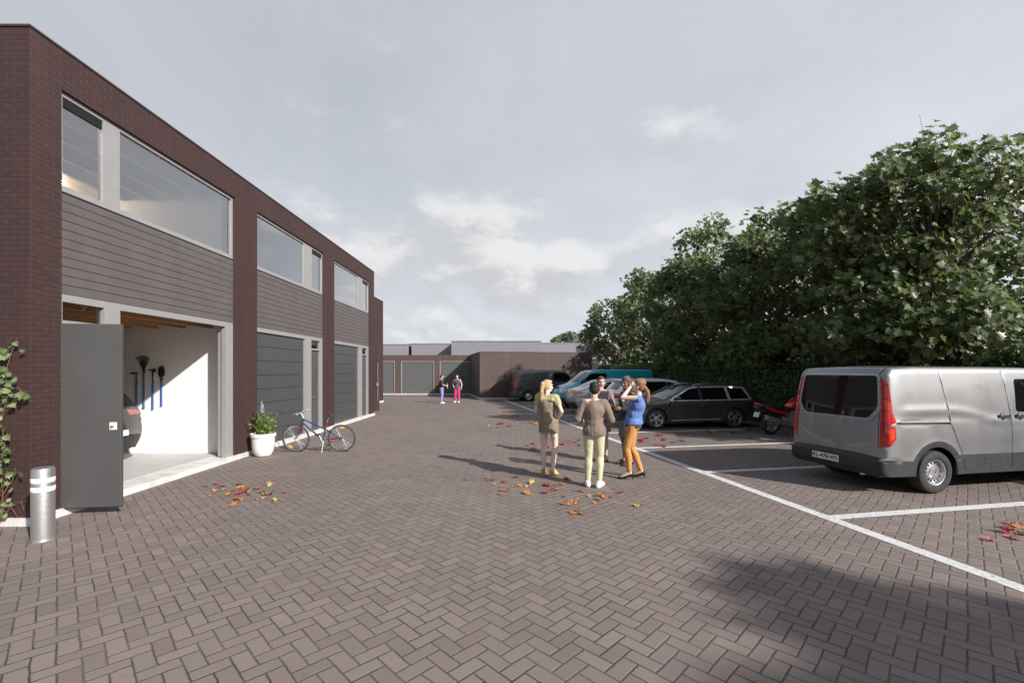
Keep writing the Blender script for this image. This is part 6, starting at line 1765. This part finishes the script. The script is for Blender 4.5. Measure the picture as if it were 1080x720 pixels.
w = bpy.data.worlds.new('World'); SC.world = w; w.use_nodes = True
t = NT(w.node_tree); bg = w.node_tree.nodes['Background']
sky = t.node('ShaderNodeTexSky'); sky.sky_type = 'NISHITA'; sky.sun_disc = False
sky.sun_elevation = EL; sky.sun_rotation = math.atan2(SUN.x, SUN.y)
sky.air_density = 1.0; sky.dust_density = 2.0; sky.ozone_density = 1.0
dv = t.node('ShaderNodeTexCoord').outputs['Generated']
d3 = t.sep(dv)
zz = t.m('MAXIMUM', d3[2], 0.0)
inv = t.m('DIVIDE', 1.0, t.m('ADD', zz, 0.16))
cx = t.m('MULTIPLY', d3[0], inv); cy = t.m('MULTIPLY', d3[1], inv)
pl_ = t.com(cx, cy, 0.0)
# high veil, brighter sunward, thinned overhead and behind the view to cut ambient light
veil = t.noise(t.vm('MULTIPLY', pl_, (0.9, 0.5, 1.0)), 1.1, 6.0, 0.58, dist=0.5)
hi = t.step(zz, 0.96, 0.60)
back = t.step(d3[1], -0.5, 0.3)
amt = t.m('ADD', 0.10, t.m('MULTIPLY', t.m('MULTIPLY', hi, t.m('ADD', 0.35, t.m('MULTIPLY', back, 0.65))), 0.78))
amt = t.m('ADD', amt, t.m('MULTIPLY', t.m('SUBTRACT', veil, 0.5), 0.50), clamp=True)
side = t.m('ADD', 0.90, t.m('MULTIPLY', d3[0], 0.16))
side = t.m('ADD', side, t.m('MULTIPLY', t.step(zz, 0.50, 0.0), 0.17))
side = t.m('ADD', side, t.m('MULTIPLY', t.m('SUBTRACT', veil, 0.5), 0.22))
thin = t.vm('SCALE', tuple(x / SKY_STR for x in CL_VEIL), scale=side)
# low heaped clouds, soft edged
pc = t.com(d3[0], d3[1], t.m('MULTIPLY', zz, 2.0))
c1 = t.noise(t.vm('ADD', pc, CLOUD_OFF), CL_SCALE, 8.0, 0.58)
c2 = t.noise(t.vm('ADD', t.vm('ADD', pc, CLOUD_OFF), (0.03, -0.02, 0.09)), CL_SCALE, 8.0, 0.58)
band = t.m('MULTIPLY', t.step(zz, 0.56, 0.20), t.step(zz, -0.08, 0.06))
thr = t.m('SUBTRACT', 0.66, t.m('MULTIPLY', band, 0.255))
cov = t.step(t.m('SUBTRACT', c1, thr), -0.02, 0.17)
lit = t.step(t.m('SUBTRACT', c1, c2), -0.07, 0.09)
cloud = t.mix(lit, tuple(x / SKY_STR for x in CL_DARK), tuple(x / SKY_STR for x in CL_LIGHT))
col = t.mix(amt, sky.outputs[0], thin)
col = t.mix(t.m('MULTIPLY', cov, 0.85), col, cloud)
S_ = 1.0 / SKY_STR
# below the horizon: dull ground colour
col = t.mix(t.step(d3[2], 0.0, -0.06), col, tuple(x * S_ for x in (0.20, 0.19, 0.19)))
t.put(bg.inputs['Color'], col); bg.inputs['Strength'].default_value = SKY_STR

cam = bpy.data.cameras.new('camera'); cam.sensor_width = 36.0; cam.lens = 16.0
cam.shift_y = (391.0 - 360.0) / 1080.0; cam.clip_start = 0.05; cam.clip_end = 2000
co = bpy.data.objects.new('camera', cam); COL.objects.link(co)
co.location = (0, 0, CAM_H); co.rotation_euler = (R(90), 0, 0)
SC.camera = co
vs = SC.view_settings
SC.display_settings.display_device = 'sRGB'
vs.view_transform = 'Standard'; vs.look = 'None'; vs.exposure = EXPO; vs.gamma = 1.0; vs.use_curve_mapping = False
SC.render.engine = 'CYCLES'
SC.cycles.use_denoising = True
SC.cycles.max_bounces = 8; SC.cycles.transparent_max_bounces = 16
SC.cycles.sample_clamp_indirect = 6.0
SC.render.film_transparent = False
